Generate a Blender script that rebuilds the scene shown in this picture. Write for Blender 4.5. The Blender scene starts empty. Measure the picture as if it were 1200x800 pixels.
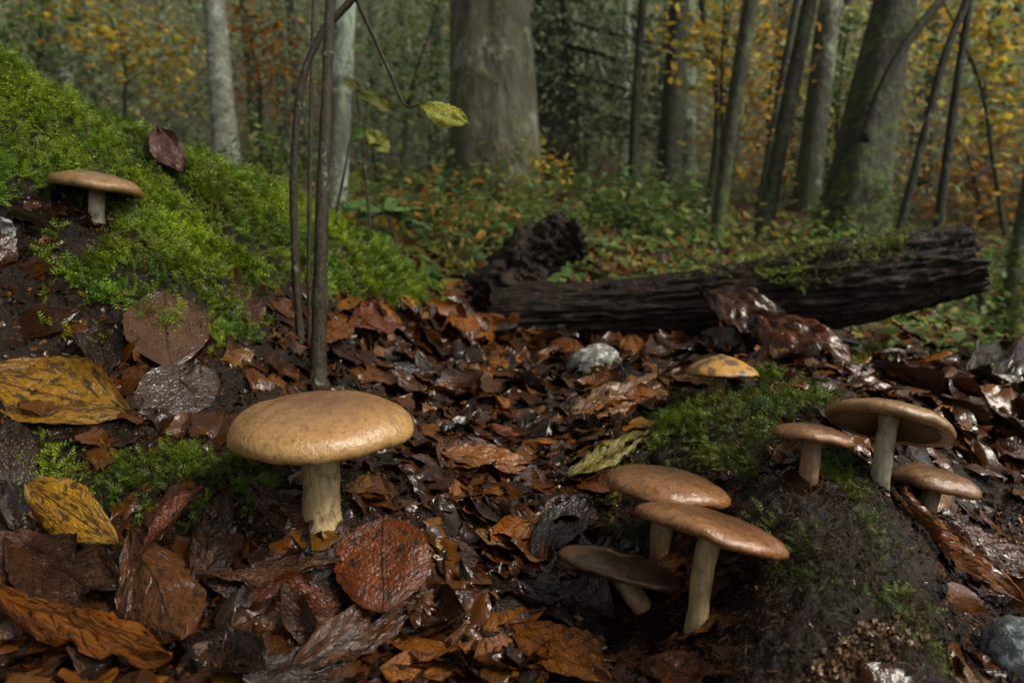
import bpy, math, random
import numpy as np
from mathutils import Matrix, Vector

random.seed(7)
rng = np.random.default_rng(11)
scene = bpy.context.scene
COL = scene.collection

# ------------------------------------------------------------------ camera
CAMZ = 0.30
PITCH = math.radians(13.4)
FPX = 800.0
cam_d = bpy.data.cameras.new('camera')
cam_d.lens = 24.0
cam_d.sensor_width = 36.0
cam_d.clip_start = 0.01
cam_d.clip_end = 500.0
cam_d.dof.use_dof = True
cam_d.dof.focus_distance = 0.53
cam_d.dof.aperture_fstop = 7.5
cam = bpy.data.objects.new('camera', cam_d)
COL.objects.link(cam)
cam.location = (0, 0, CAMZ)
cam.rotation_euler = (math.pi / 2 - PITCH, 0, 0)
scene.camera = cam

# ------------------------------------------------------------------ sky, sun, exposure
SUN_AZ = math.radians(106)      # clockwise from +Y: light from the right
SUN_EL = math.radians(48)
world = bpy.data.worlds.new('World')
scene.world = world
world.use_nodes = True
wn = world.node_tree
bg = wn.nodes['Background']
sky = wn.nodes.new('ShaderNodeTexSky')
sky.sky_type = 'NISHITA'
sky.sun_disc = False
sky.sun_elevation = SUN_EL
sky.sun_rotation = SUN_AZ
sky.air_density = 1.0
sky.dust_density = 4.0
sky.ozone_density = 0.6
hsv = wn.nodes.new('ShaderNodeHueSaturation')      # overcast: the blue is mostly gone
hsv.inputs['Saturation'].default_value = 0.04
wn.links.new(sky.outputs[0], hsv.inputs['Color'])
wn.links.new(hsv.outputs[0], bg.inputs[0])
bg.inputs[1].default_value = 0.065
sun_d = bpy.data.lights.new('sun', 'SUN')
sun_d.energy = 1.5
sun_d.angle = math.radians(12)
sun_d.color = (1.0, 0.91, 0.76)
sun = bpy.data.objects.new('sun', sun_d)
COL.objects.link(sun)
sdir = Vector((math.sin(SUN_AZ) * math.cos(SUN_EL), math.cos(SUN_AZ) * math.cos(SUN_EL), math.sin(SUN_EL)))
sun.rotation_euler = sdir.to_track_quat('Z', 'Y').to_euler()
sun.location = (4, 0, 6)
vs = scene.view_settings
vs.view_transform = 'Standard'
vs.look = 'None'
vs.gamma = 1.0
vs.use_curve_mapping = False
vs.exposure = 1.5
scene.cycles.max_bounces = 5
scene.cycles.diffuse_bounces = 3
scene.cycles.glossy_bounces = 2
scene.cycles.transmission_bounces = 2
scene.cycles.caustics_reflective = False
scene.cycles.caustics_refractive = False

# ------------------------------------------------------------------ camera geometry helpers
CT, ST = math.cos(PITCH), math.sin(PITCH)

def at(px, py, d):
    dx = (px - 600) / FPX
    up = -(py - 400) / FPX
    return np.array([d * dx, d * (CT + up * ST), CAMZ + d * (-ST + up * CT)])

def project(P):
    P = np.asarray(P, float)
    x, y, z = P[..., 0], P[..., 1], P[..., 2] - CAMZ
    d = y * CT - z * ST
    u = y * ST + z * CT
    d = np.where(np.abs(d) < 1e-6, 1e-6, d)
    return 600 + FPX * x / d, 400 - FPX * u / d, d

# ------------------------------------------------------------------ numpy noise
def _h(i, j, k, s):
    n = (i * 374761393 + j * 668265263 + k * 2147483647 + s * 974634777) & 0xFFFFFFFF
    n = ((n ^ (n >> 13)) * 1274126177) & 0xFFFFFFFF
    n = ((n ^ (n >> 16)) * 2246822519) & 0xFFFFFFFF
    return ((n ^ (n >> 15)) & 0xFFFFFF) / float(0xFFFFFF)

def vnoise(x, y, z, s=0):
    xi, yi, zi = np.floor(x).astype(np.int64), np.floor(y).astype(np.int64), np.floor(z).astype(np.int64)
    fx, fy, fz = x - xi, y - yi, z - zi
    fx, fy, fz = fx*fx*(3-2*fx), fy*fy*(3-2*fy), fz*fz*(3-2*fz)
    r = 0
    for a in (0, 1):
        for b in (0, 1):
            for c in (0, 1):
                w = (fx if a else 1-fx) * (fy if b else 1-fy) * (fz if c else 1-fz)
                r = r + w * _h(xi+a, yi+b, zi+c, s)
    return r * 2 - 1

def fbm(x, y, z, s=0, o=3):
    r, a, t = 0, 1.0, 0
    for k in range(o):
        r = r + a * vnoise(x, y, z, s + k)
        t += a
        a *= .5
        x, y, z = x*2.03+1.7, y*2.03+3.1, z*2.03+.9
    return r / t

# ------------------------------------------------------------------ terrain height function (thin-plate spline)
ctrl = [
 (-150,800,.34),(0,800,.36),(200,800,.36),(400,800,.375),(600,800,.385),(760,800,.38),(950,800,.335),(1080,800,.345),(1200,800,.40),(1350,800,.43),
 (-100,690,.40),(50,690,.42),(250,700,.42),(450,700,.44),(600,690,.475),(700,710,.46),(760,715,.45),(815,735,.425),(880,700,.395),(980,690,.382),(1060,690,.405),(1130,700,.48),(1250,690,.51),
 (-50,580,.43),(80,580,.455),(220,590,.46),(375,602,.455),(500,600,.52),(620,600,.57),(700,610,.57),(772,650,.505),(850,600,.475),(950,600,.445),(1040,600,.460),(1095,612,.55),(1180,600,.63),
 (-50,470,.47),(75,490,.49),(200,500,.52),(320,500,.56),(420,500,.66),(550,500,.74),(650,490,.81),(740,500,.76),(820,480,.645),(900,480,.595),(950,552,.500),(1030,560,.500),(1000,490,.60),(1100,500,.74),(1200,500,.83),
 (0,400,.53),(100,410,.56),(200,410,.58),(300,400,.66),(370,430,.70),(450,430,.88),(560,420,1.05),(680,420,1.1),(800,425,1.02),(900,440,.85),(1000,440,.92),(1120,440,1.1),(1200,440,1.2),(1320,440,1.25),
 (-60,260,.58),(0,290,.60),(60,260,.62),(112,252,.66),(200,300,.66),(280,330,.72),(370,380,.80),(430,360,.95),(500,370,1.15),(580,370,1.3),(700,385,1.35),(900,390,1.42),(1050,395,1.55),
 (-150,20,.72),(0,82,.74),(90,122,.78),(180,164,.84),(260,196,.90),(330,226,.97),(400,266,1.05),(460,306,1.15),(505,350,1.25),
 (60,170,.68),(150,230,.70),(230,250,.76),(330,300,.84),(420,330,.97),
 (450,295,1.9),(520,285,2.2),(650,300,2.0),(700,275,2.8),(800,300,2.4),(900,312,2.5),(1000,292,4.0),(1100,385,2.1),(1185,424,2.3),(1300,430,2.4),(582,236,4.5),(840,306,3.6),
]
def az_lr(x, y):
    return np.arctan2(x, y), .5 * np.log(x*x + y*y + 1e-9)
_pts = [at(*c) for c in ctrl]
def _pol(az, r, z):
    a = math.radians(az)
    _pts.append(np.array([r*math.sin(a), r*math.cos(a), z]))
for az, r, z in [(-55,1.15,.30),(-38,1.15,.26),(-32,1.2,.18),(-24,1.35,.10),(-16,1.5,.05),
                 (-55,1.7,.12),(-38,1.8,.10),(-28,1.9,.07),(-20,2.0,.03),
                 (-60,3,.10),(-35,3,.08),(-20,3,.10),(45,3,-.3),(65,3,-.25)]:
    _pol(az, r, z)
for az in (-60,-40,-20,0,20,40,60):
    _pol(az, 8, .35 - .006*az)
    _pol(az, 14, 1.3)
    _pol(az, 24, 4.6 if az == 20 else 6.5)
    _pol(az, 45, 16)
for az in (-170,-130,-90,90,130,175):
    for r, z in ((.3,.03),(.7,.05),(1.5,.05),(5,.1),(15,.6),(45,6)):
        _pol(az, r, z + (.1 if -100 < az < 0 and r > .5 else 0))
for az, r, z in [(0,.2,.0),(-50,.22,.03),(50,.22,.0),(180,.15,0)]:
    _pol(az, r, z)
_pts = np.array(_pts)
_A, _L = az_lr(_pts[:, 0], _pts[:, 1])
_n = len(_A)
def _tps(r2):
    return np.where(r2 > 0, r2 * np.log(r2 + 1e-12), 0)
# value interpolated is height relative to a smooth base
def _k(a, l):
    return _tps((a[:, None]-_A[None])**2 + (l[:, None]-_L[None])**2)
_M = np.zeros((_n+3, _n+3))
_M[:_n, :_n] = _k(_A, _L) + np.eye(_n) * 2e-3
_M[:_n, _n:] = np.c_[np.ones(_n), _A, _L]
_M[_n:, :_n] = _M[:_n, _n:].T
_rhs = np.zeros(_n+3)
_rhs[:_n] = _pts[:, 2]
_W = np.linalg.solve(_M, _rhs)

def ground(x, y, detail=True):
    x = np.atleast_1d(np.asarray(x, float)); y = np.atleast_1d(np.asarray(y, float))
    sh = x.shape
    x, y = x.ravel(), y.ravel()
    out = np.empty(len(x))
    for i in range(0, len(x), 40000):
        a, l = az_lr(x[i:i+40000], y[i:i+40000])
        out[i:i+40000] = _k(a, l) @ _W[:_n] + _W[_n] + _W[_n+1]*a + _W[_n+2]*l
    r = np.hypot(x, y)
    z0 = np.zeros_like(x)
    out = out + .010*np.clip(r, .3, 3)*fbm(x*11, y*11, z0, 3, 3)
    if detail:
        out = out + .006*np.clip(r*1.2, .4, 1.5)*fbm(x*55, y*55, z0, 9, 3)
        out = out + .0055*np.abs(fbm(x*120, y*120, z0, 19, 3))*np.clip(2-r, 0, 1)
        out = out + .12*np.clip((r-5)/10, 0, 1)*fbm(x*.8, y*.8, z0, 29, 3)
    return out.reshape(sh)

def gz(x, y):
    return float(ground([x], [y])[0])

_ds = np.geomspace(.22, 40, 900)
def hit(px, py):
    """point where the view ray through this place meets the ground"""
    P = np.array([at(px, py, 1.0)])[0] - np.array([0, 0, CAMZ])
    Q = np.array([0, 0, CAMZ]) + _ds[:, None]*P[None]
    g = ground(Q[:, 0], Q[:, 1])
    below = Q[:, 2] < g
    if not below.any():
        return Q[-1]
    i = int(np.argmax(below))
    if i == 0:
        return Q[0]
    a, b = Q[i-1][2]-g[i-1], g[i]-Q[i][2]
    t = a/(a+b+1e-9)
    return Q[i-1]*(1-t) + Q[i]*t

def gnormal(x, y, e=.006):
    hx = gz(x+e, y)-gz(x-e, y)
    hy = gz(x, y+e)-gz(x, y-e)
    n = np.array([-hx/(2*e), -hy/(2*e), 1.0])
    return n/np.linalg.norm(n)

def gnormals(x, y, e=.008):
    hx = (ground(x+e, y)-ground(x-e, y))/(2*e)
    hy = (ground(x, y+e)-ground(x, y-e))/(2*e)
    n = np.stack([-hx, -hy, np.ones_like(hx)], 1)
    return n/np.linalg.norm(n, axis=1)[:, None]

# ------------------------------------------------------------------ mesh helpers
def mkmesh(name, V, F, uv=None, col=None, smooth=True):
    """V (n,3); F (m,3) or (m,4) array, or list of such arrays"""
    V = np.asarray(V, np.float32)
    Fs = F if isinstance(F, list) else [F]
    Fs = [np.asarray(f, np.int32) for f in Fs if len(f)]
    loops = np.concatenate([f.ravel() for f in Fs])
    tot = np.concatenate([np.full(len(f), f.shape[1], np.int32) for f in Fs])
    start = np.concatenate([[0], np.cumsum(tot)[:-1]]).astype(np.int32)
    me = bpy.data.meshes.new(name)
    me.vertices.add(len(V))
    me.vertices.foreach_set('co', V.ravel())
    me.loops.add(len(loops))
    me.loops.foreach_set('vertex_index', loops)
    me.polygons.add(len(tot))
    me.polygons.foreach_set('loop_start', start)
    if smooth:
        me.polygons.foreach_set('use_smooth', np.ones(len(tot), bool))
    if uv is not None:
        l = me.uv_layers.new(name='UVMap')
        l.data.foreach_set('uv', np.asarray(uv, np.float32)[loops].ravel())
    if col is not None:
        a = me.color_attributes.new('Col', 'FLOAT_COLOR', 'POINT')
        c = np.ones((len(V), 4), np.float32)
        c[:, :3] = col
        a.data.foreach_set('color', c.ravel())
    me.update(calc_edges=True)
    return me

def add(name, me, mat=None, parent=None, loc=None):
    o = bpy.data.objects.new(name, me)
    COL.objects.link(o)
    if mat is not None and me is not None and not me.materials:
        me.materials.append(mat)
    if parent is not None:
        o.parent = parent
    if loc is not None:
        o.location = loc
    return o

def tag(o, label=None, cat=None, group=None, kind=None):
    if label: o['label'] = label
    if cat: o['category'] = cat
    if group: o['group'] = group
    if kind: o['kind'] = kind
    return o

def empty(name, loc):
    o = bpy.data.objects.new(name, None)
    COL.objects.link(o)
    o.location = [float(v) for v in loc]
    o.empty_display_size = .02
    return o

def gridfaces(nu, nv, close_v=False, off=0):
    i = np.arange(nu-1)[:, None]
    j = np.arange(nv if close_v else nv-1)[None]
    a = i*nv + j
    b = i*nv + (j+1) % nv
    return np.stack([a, b, b+nv, a+nv], -1).reshape(-1, 4) + off

def frames(P):
    P = np.asarray(P, float)
    T = np.gradient(P, axis=0)
    T /= np.linalg.norm(T, axis=1)[:, None] + 1e-12
    ref = np.array([0, 0, 1.0]) if abs(T[0][2]) < .8 else np.array([1.0, 0, 0])
    N = np.zeros_like(P)
    n = ref - T[0]*ref.dot(T[0])
    for i in range(len(P)):
        n = n - T[i]*n.dot(T[i])
        n /= np.linalg.norm(n) + 1e-12
        N[i] = n
    return T, N, np.cross(T, N)

def resample(P, n):
    """smooth Catmull-Rom resampling"""
    P = np.asarray(P, float)
    if len(P) == 2:
        t = np.linspace(0, 1, n)[:, None]
        return P[0]*(1-t)+P[1]*t
    Q = np.vstack([2*P[0]-P[1], P, 2*P[-1]-P[-2]])
    s = np.linspace(0, len(P)-1-1e-6, n)
    i = s.astype(int)
    t = (s-i)[:, None]
    a, b, c, d = Q[i], Q[i+1], Q[i+2], Q[i+3]
    return .5*(2*b + (c-a)*t + (2*a-5*b+4*c-d)*t**2 + (3*b-a-3*c+d)*t**3)

def tube(P, R, nv=10, noise=0, nf=20, seed=0, caps=True, ridge=0, nridge=9):
    """tapered tube; returns V,F list,uv"""
    P = np.asarray(P, float)
    R = np.broadcast_to(np.asarray(R, float), (len(P),))
    T, N, B = frames(P)
    th = np.linspace(0, 2*np.pi, nv, endpoint=False)
    rad = R[:, None]*np.ones(nv)[None]
    if ridge:
        rad = rad*(1+ridge*np.cos(th*nridge+seed)[None])
    D = N[:, None]*np.cos(th)[None, :, None] + B[:, None]*np.sin(th)[None, :, None]
    V = P[:, None] + D*rad[..., None]
    if noise:
        k = fbm(V[..., 0]*nf, V[..., 1]*nf, V[..., 2]*nf*.35, seed, 3)
        V = V + D*(k*noise*R[:, None])[..., None]
    s = np.concatenate([[0], np.cumsum(np.linalg.norm(np.diff(P, axis=0), axis=1))])
    uv = np.stack([np.broadcast_to(th/(2*np.pi), rad.shape), np.broadcast_to(s[:, None], rad.shape)], -1).reshape(-1, 2)
    V = V.reshape(-1, 3)
    F = [gridfaces(len(P), nv, True)]
    if caps:
        n0 = len(V)
        V = np.vstack([V, P[0], P[-1]])
        uv = np.vstack([uv, [0, 0], [0, s[-1]]])
        j = np.arange(nv)
        F.append(np.stack([np.full(nv, n0), (j+1) % nv, j], 1))
        k = (len(P)-1)*nv
        F.append(np.stack([np.full(nv, n0+1), k+j, k+(j+1) % nv], 1))
    return V, F, uv

def scatter(templates, P, R, S, C, pick=None):
    """join many copies of small templates. R (n,3,3), S (n,), C (n,3) -> V,F,col"""
    n = len(P)
    if pick is None:
        pick = rng.integers(0, len(templates), n)
    Vs, Fs, Cs, off = [], [], [], 0
    for t, tpl in enumerate(templates):
        tv, tf = tpl[0], tpl[1]
        shade = tpl[2] if len(tpl) > 2 else np.ones(len(tv))
        m = np.where(pick == t)[0]
        if not len(m):
            continue
        V = np.einsum('nij,kj->nki', R[m], tv)*S[m][:, None, None] + P[m][:, None]
        F = tf[None] + (np.arange(len(m))*len(tv))[:, None, None] + off
        Vs.append(V.reshape(-1, 3)); Fs.append(F.reshape(-1, tf.shape[1]))
        Cs.append((C[m][:, None]*shade[None, :, None]).reshape(-1, 3))
        off += len(m)*len(tv)
    return np.concatenate(Vs), np.concatenate(Fs), np.concatenate(Cs)

def basis_from_z(Z, yaw=None):
    """rotation matrices whose third column is Z"""
    Z = Z/np.linalg.norm(Z, axis=1)[:, None]
    n = len(Z)
    if yaw is None:
        yaw = rng.uniform(0, 2*np.pi, n)
    ref = np.where(np.abs(Z[:, :1]) < .9, np.array([[1.0, 0, 0]]), np.array([[0, 1.0, 0]]))
    X = np.cross(ref, Z); X /= np.linalg.norm(X, axis=1)[:, None]
    Y = np.cross(Z, X)
    c, s = np.cos(yaw)[:, None], np.sin(yaw)[:, None]
    X2, Y2 = X*c+Y*s, -X*s+Y*c
    return np.stack([X2, Y2, Z], 2)

def in_poly(px, py, poly):
    poly = np.asarray(poly, float)
    inside = np.zeros(px.shape, bool)
    j = len(poly)-1
    for i in range(len(poly)):
        xi, yi = poly[i]; xj, yj = poly[j]
        c = ((yi > py) != (yj > py)) & (px < (xj-xi)*(py-yi)/(yj-yi+1e-12)+xi)
        inside ^= c
        j = i
    return inside

# ------------------------------------------------------------------ material helpers
def newmat(name):
    m = bpy.data.materials.new(name)
    m.use_nodes = True
    nt = m.node_tree
    return m, nt, nt.nodes['Principled BSDF'], nt.nodes['Material Output']

class G:
    """tiny node-graph helper"""
    def __init__(s, nt): s.nt = nt
    def n(s, typ, **kw):
        nd = s.nt.nodes.new(typ)
        for k, v in kw.items():
            if k.startswith('i_'):
                key = k[2:]
                key = int(key) if key.isdigit() else key.replace('_', ' ')
                if hasattr(v, 'is_output') or isinstance(v, bpy.types.NodeSocket):
                    s.nt.links.new(v, nd.inputs[key])
                else:
                    nd.inputs[key].default_value = v
            else:
                setattr(nd, k, v)
        return nd
    def link(s, a, b): s.nt.links.new(a, b)
    def noise(s, vec, scale, detail=4, rough=.55, dist=0):
        return s.n('ShaderNodeTexNoise', i_Vector=vec, i_Scale=scale, i_Detail=detail, i_Roughness=rough, i_Distortion=dist).outputs['Fac']
    def math(s, op, a, b=0.0, clamp=False):
        return s.n('ShaderNodeMath', operation=op, use_clamp=clamp, i_0=a, i_1=b).outputs[0]
    def ramp(s, fac, stops):
        r = s.n('ShaderNodeValToRGB', i_Fac=fac)
        els = r.color_ramp.elements
        while len(els) < len(stops): els.new(.5)
        for e, (p, c) in zip(els, stops):
            e.position = p
            e.color = (*c, 1) if len(c) == 3 else c
        return r.outputs['Color']
    def step(s, fac, a, b):
        return s.n('ShaderNodeMapRange', i_Value=fac, i_1=a, i_2=b, clamp=True).outputs[0]
    def mix(s, fac, a, b, blend='MIX'):
        nd = s.n('ShaderNodeMix', data_type='RGBA', blend_type=blend)
        for idx, v in ((0, fac), (6, a), (7, b)):
            if isinstance(v, bpy.types.NodeSocket): s.link(v, nd.inputs[idx])
            elif idx == 0: nd.inputs[0].default_value = v
            else: nd.inputs[idx].default_value = (*v, 1)
        return nd.outputs[2]
    def bump(s, h, strength=.5, dist=.001, normal=None):
        b = s.n('ShaderNodeBump', i_Height=h, i_Strength=strength, i_Distance=dist)
        if normal is not None: s.link(normal, b.inputs['Normal'])
        return b.outputs[0]

def leaf_material(name, c1, c2, vein, blotch=(.015, .010, .006), blot_amt=.45, wet=.8, rough=.25, bumpd=.0016, lat_amt=.6, spec=.34):
    m, nt, b, out = newmat(name)
    g = G(nt)
    uv = g.n('ShaderNodeTexCoord').outputs['UV']
    rnd = g.n('ShaderNodeObjectInfo').outputs['Random']
    off = g.n('ShaderNodeCombineXYZ', i_X=g.math('MULTIPLY', rnd, 37.0), i_Y=g.math('MULTIPLY', rnd, 91.0)).outputs[0]
    v = g.n('ShaderNodeVectorMath', operation='ADD', i_0=uv, i_1=off).outputs[0]
    sep = g.n('ShaderNodeSeparateXYZ', i_0=uv)
    u, w = sep.outputs[0], sep.outputs[1]          # u along 0..1, w across 0..1 (mid .5)
    aw = g.math('ABSOLUTE', g.math('SUBTRACT', w, .5))
    lat = g.math('FRACT', g.math('MULTIPLY', g.math('SUBTRACT', u, g.math('MULTIPLY', aw, .55)), 8.0))
    latd = g.math('ABSOLUTE', g.math('SUBTRACT', lat, .5))
    latm = g.step(latd, .055, .015)
    midm = g.step(aw, .022, .008)
    veinm = g.math('MAXIMUM', midm, g.math('MULTIPLY', latm, lat_amt))
    n1 = g.noise(v, 3.2, 5, .6)
    n2 = g.noise(v, 9.0, 5, .65, .6)
    n3 = g.noise(v, 34.0, 3, .6)
    col = g.mix(g.step(n1, .38, .62), c1, c2)
    col = g.mix(g.math('MULTIPLY', veinm, .7), col, vein)
    bl = g.step(n2, 1-blot_amt-.06, 1-blot_amt+.05)
    col = g.mix(g.math('MULTIPLY', bl, .88), col, blotch)
    col = g.mix(g.step(n3, .35, .75), g.mix(.45, col, blotch), col)
    hs = g.n('ShaderNodeHueSaturation', i_Color=col, i_Value=g.math('ADD', g.math('MULTIPLY', rnd, .5), .38))
    g.link(hs.outputs[0], b.inputs['Base Color'])
    g.link(g.math('ADD', g.math('MULTIPLY', n2, .55), rough-.29), b.inputs['Roughness'])
    b.inputs['Specular IOR Level'].default_value = spec
    b.inputs['Coat Weight'].default_value = wet*.2
    b.inputs['Coat Roughness'].default_value = .10
    cell = g.n('ShaderNodeTexVoronoi', i_Vector=v, i_Scale=24.0).outputs['Distance']
    h = g.math('ADD', g.math('MULTIPLY', n3, .5), g.math('MULTIPLY', cell, .5))
    h = g.math('SUBTRACT', h, g.math('MULTIPLY', veinm, .6))
    h = g.math('ADD', h, g.math('MULTIPLY', n2, .9))
    bn = g.bump(h, .8, bumpd)
    g.link(bn, b.inputs['Normal']); g.link(bn, b.inputs['Coat Normal'])
    return m

def vcol_material(name, rough=.6, trans=.35, spec=.3, noise_scale=0, bumpy=0, wet=0):
    m, nt, b, out = newmat(name)
    g = G(nt)
    c = g.n('ShaderNodeVertexColor', layer_name='Col').outputs[0]
    obj = g.n('ShaderNodeTexCoord').outputs['Object']
    if noise_scale:
        n = g.noise(obj, noise_scale, 4, .6)
        c = g.mix(g.step(n, .3, .75), g.mix(.5, c, (.01, .008, .005)), c)
        if bumpy:
            bn = g.bump(n, .7, bumpy)
            g.link(bn, b.inputs['Normal']); g.link(bn, b.inputs['Coat Normal'])
    g.link(c, b.inputs['Base Color'])
    b.inputs['Roughness'].default_value = rough
    b.inputs['Specular IOR Level'].default_value = spec
    b.inputs['Coat Weight'].default_value = wet
    b.inputs['Coat Roughness'].default_value = .15
    if trans:
        t = g.n('ShaderNodeBsdfTranslucent', i_Color=c)
        mx = g.n('ShaderNodeMixShader', i_Fac=trans, i_1=b.outputs[0], i_2=t.outputs[0])
        g.link(mx.outputs[0], out.inputs['Surface'])
    return m

def bark_material(name, c1, c2, moss=0.0, lichen=0.0, scale=14.0, stretch=.18, bumpd=.01, mosscol=(.035, .06, .010), lichcol=(.30, .34, .26), rough=.8):
    m, nt, b, out = newmat(name)
    g = G(nt)
    tc = g.n('ShaderNodeTexCoord').outputs['Object']
    mp = g.n('ShaderNodeMapping', i_Vector=tc, i_Scale=(1, 1, stretch)).outputs[0]
    n1 = g.noise(mp, scale, 6, .65)
    n2 = g.noise(tc, scale*.35, 5, .65)
    n3 = g.noise(tc, scale*2.5, 4, .6)
    col = g.mix(g.step(n1, .35, .65), c1, c2)
    if lichen:
        col = g.mix(g.step(g.math('ADD', n2, g.math('MULTIPLY', n3, .35)), .82-lichen*.3, .92-lichen*.3), col, lichcol)
    n5 = g.noise(mp, scale*2.6, 5, .7)
    col = g.mix(g.step(n5, .42, .62), g.mix(.45, col, tuple(c*.25 for c in c1)), col)
    if moss:
        n4 = g.noise(tc, scale*.45, 6, .75, .4)
        z = g.n('ShaderNodeSeparateXYZ', i_0=tc).outputs[2]
        low = g.step(z, .8, .0)
        k = g.math('ADD', n4, g.math('MULTIPLY', low, .10))
        k = g.math('ADD', k, g.math('MULTIPLY', g.math('SUBTRACT', n3, .5), .5))
        mc = g.mix(g.step(n3, .35, .65), tuple(c*.45 for c in mosscol), tuple(c*1.25 for c in mosscol))
        col = g.mix(g.step(k, .70-moss*.2, .80-moss*.2), col, mc)
    g.link(col, b.inputs['Base Color'])
    b.inputs['Roughness'].default_value = rough
    b.inputs['Specular IOR Level'].default_value = .3
    h = g.math('ADD', n1, g.math('MULTIPLY', n3, .4))
    g.link(g.bump(g.math('ADD', h, n5), 1.0, bumpd*1.6), b.inputs['Normal'])
    return m

# ------------------------------------------------------------------ materials
def ground_material():
    m, nt, b, out = newmat('forest_soil')
    g = G(nt)
    tc = g.n('ShaderNodeTexCoord').outputs['Object']
    n1 = g.noise(tc, 16, 5, .6)
    n2 = g.noise(tc, 110, 5, .65, .5)
    n3 = g.noise(tc, 420, 3, .6)
    near = g.mix(g.step(n2, .38, .66), (.003, .0019, .0012), (.020, .0105, .0045))
    near = g.mix(g.step(n3, .58, .74), near, (.055, .027, .011))
    near = g.mix(g.step(n1, .5, .7), near, g.mix(.5, near, (.014, .010, .007)))
    vo = g.n('ShaderNodeTexVoronoi', i_Vector=tc, i_Scale=17.0)
    leafc = g.ramp(g.n('ShaderNodeSeparateColor', i_0=vo.outputs['Color']).outputs[0],
                   [(0, (.02, .013, .008)), (.35, (.06, .03, .012)), (.6, (.09, .055, .02)), (.8, (.05, .055, .02)), (1, (.13, .075, .02))])
    r = g.n('ShaderNodeVectorMath', operation='LENGTH', i_0=tc).outputs['Value']
    col = g.mix(g.step(r, 1.3, 3.0), near, g.mix(.6, leafc, near))
    g.link(col, b.inputs['Base Color'])
    g.link(g.math('ADD', g.math('MULTIPLY', n2, .5), .3), b.inputs['Roughness'])
    b.inputs['Specular IOR Level'].default_value = .22
    h = g.math('ADD', n2, g.math('MULTIPLY', n3, .45))
    g.link(g.bump(h, .9, .004), b.inputs['Normal'])
    return m
M_GROUND = ground_material()
M_MOSS = vcol_material('moss_leaflets', .45, .2, .3)
M_FOLIAGE = vcol_material('wood_foliage', .6, .5, .25)
M_CRUMB = vcol_material('leaf_crumbs', .17, .0, .30, 150, .0016, .06)
M_FIBRE = vcol_material('peat_fibres', .6, .0, .14)

# ------------------------------------------------------------------ ground sheet
azs = np.concatenate([np.linspace(-180, -56, 32)[:-1], np.linspace(-56, -46, 14)[:-1], np.linspace(-46, 46, 350)[:-1], np.linspace(46, 56, 14)[:-1], np.linspace(56, 180, 32)])
rs = np.concatenate([np.geomspace(.08, .26, 12)[:-1], np.geomspace(.26, 1.7, 440)[:-1], np.geomspace(1.7, 60, 150)])
AZ, RR = np.meshgrid(np.radians(azs), rs, indexing='ij')
GX, GY = RR*np.sin(AZ), RR*np.cos(AZ)
GZ = ground(GX, GY)
V = np.stack([GX, GY, GZ], -1).reshape(-1, 3)
c0 = len(V)
F = gridfaces(len(azs), len(rs))[:, ::-1]
ring = np.arange(len(azs))*len(rs)
V = np.vstack([V, [0, 0, gz(.05, .05)]])
cf = np.stack([np.full(len(azs)-1, c0), ring[1:], ring[:-1]], 1)
ground_o = add('ground', mkmesh('ground', V, [F, cf]), M_GROUND)
tag(ground_o, kind='structure')

# ------------------------------------------------------------------ sampling of the ground
def sample_ground(n, az0, az1, r0, r1, power=2.0):
    a = np.radians(rng.uniform(az0, az1, n))
    u = rng.uniform(0, 1, n)
    if power == 2:
        r = np.sqrt(r0*r0 + u*(r1*r1-r0*r0))
    else:
        r = r0*(r1/r0)**u
    return r*np.sin(a), r*np.cos(a)

MOSS_POLYS = [  # patches of moss, drawn as places on the banks: outline and density
 ([(-300,-80),(0,40),(200,120),(340,190),(420,250),(490,310),(530,370),(470,365),(400,340),(370,350),(320,330),(300,360),(250,340),(200,345),(130,350),(90,330),(60,310),(60,270),(90,250),(60,215),(30,225),(10,250),(-300,260)], 1.0),
 ([(80,300),(220,330),(330,390),(250,420),(150,380),(100,360),(30,350)], .30),
 ([(40,340),(130,330),(170,380),(120,420),(40,400)], .12),
 ([(150,530),(200,515),(290,540),(330,570),(280,610),(190,625),(130,590)], .6),
 ([(20,500),(150,500),(340,545),(330,600),(150,640),(20,600)], .18),
 ([(770,470),(830,460),(905,440),(960,455),(985,480),(900,520),(880,560),(780,560),(700,600),(690,570),(760,520)], .28),
 ([(900,560),(960,540),(1040,560),(1075,640),(1060,690),(960,660),(900,640),(860,600)], .30),
 ([(980,420),(1010,400),(1045,430),(1010,460)], .5),
 ([(860,640),(1000,640),(1090,720),(1110,790),(1080,800),(1000,700),(900,690)], .16),
 ([(690,590),(780,600),(760,650),(700,640)], .25),
 ([(1140,420),(1210,420),(1210,470),(1150,450)], .5),
 ([(900,640),(1000,620),(1130,800),(1010,800)], .07),
]
def moss_density(px, py, x, y):
    n = fbm(x*26, y*26, np.zeros_like(x), 41, 3)
    n2 = fbm(x*80, y*80, np.zeros_like(x), 44, 2)
    d = np.zeros_like(px)
    jx = px + 28*n2; jy = py + 22*n
    for poly, w in MOSS_POLYS:
        d = np.maximum(d, in_poly(jx, jy, poly)*w)
    return np.clip(d*np.where(d < .95, np.clip(1+2.4*(n+.3*n2), 0, 3), 1), 0, 1)

STEM_FEET = [(375,604),(113,254),(842,466),(947,563),(1030,567),(1082,614),(772,658),(815,738),(757,716)]
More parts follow.
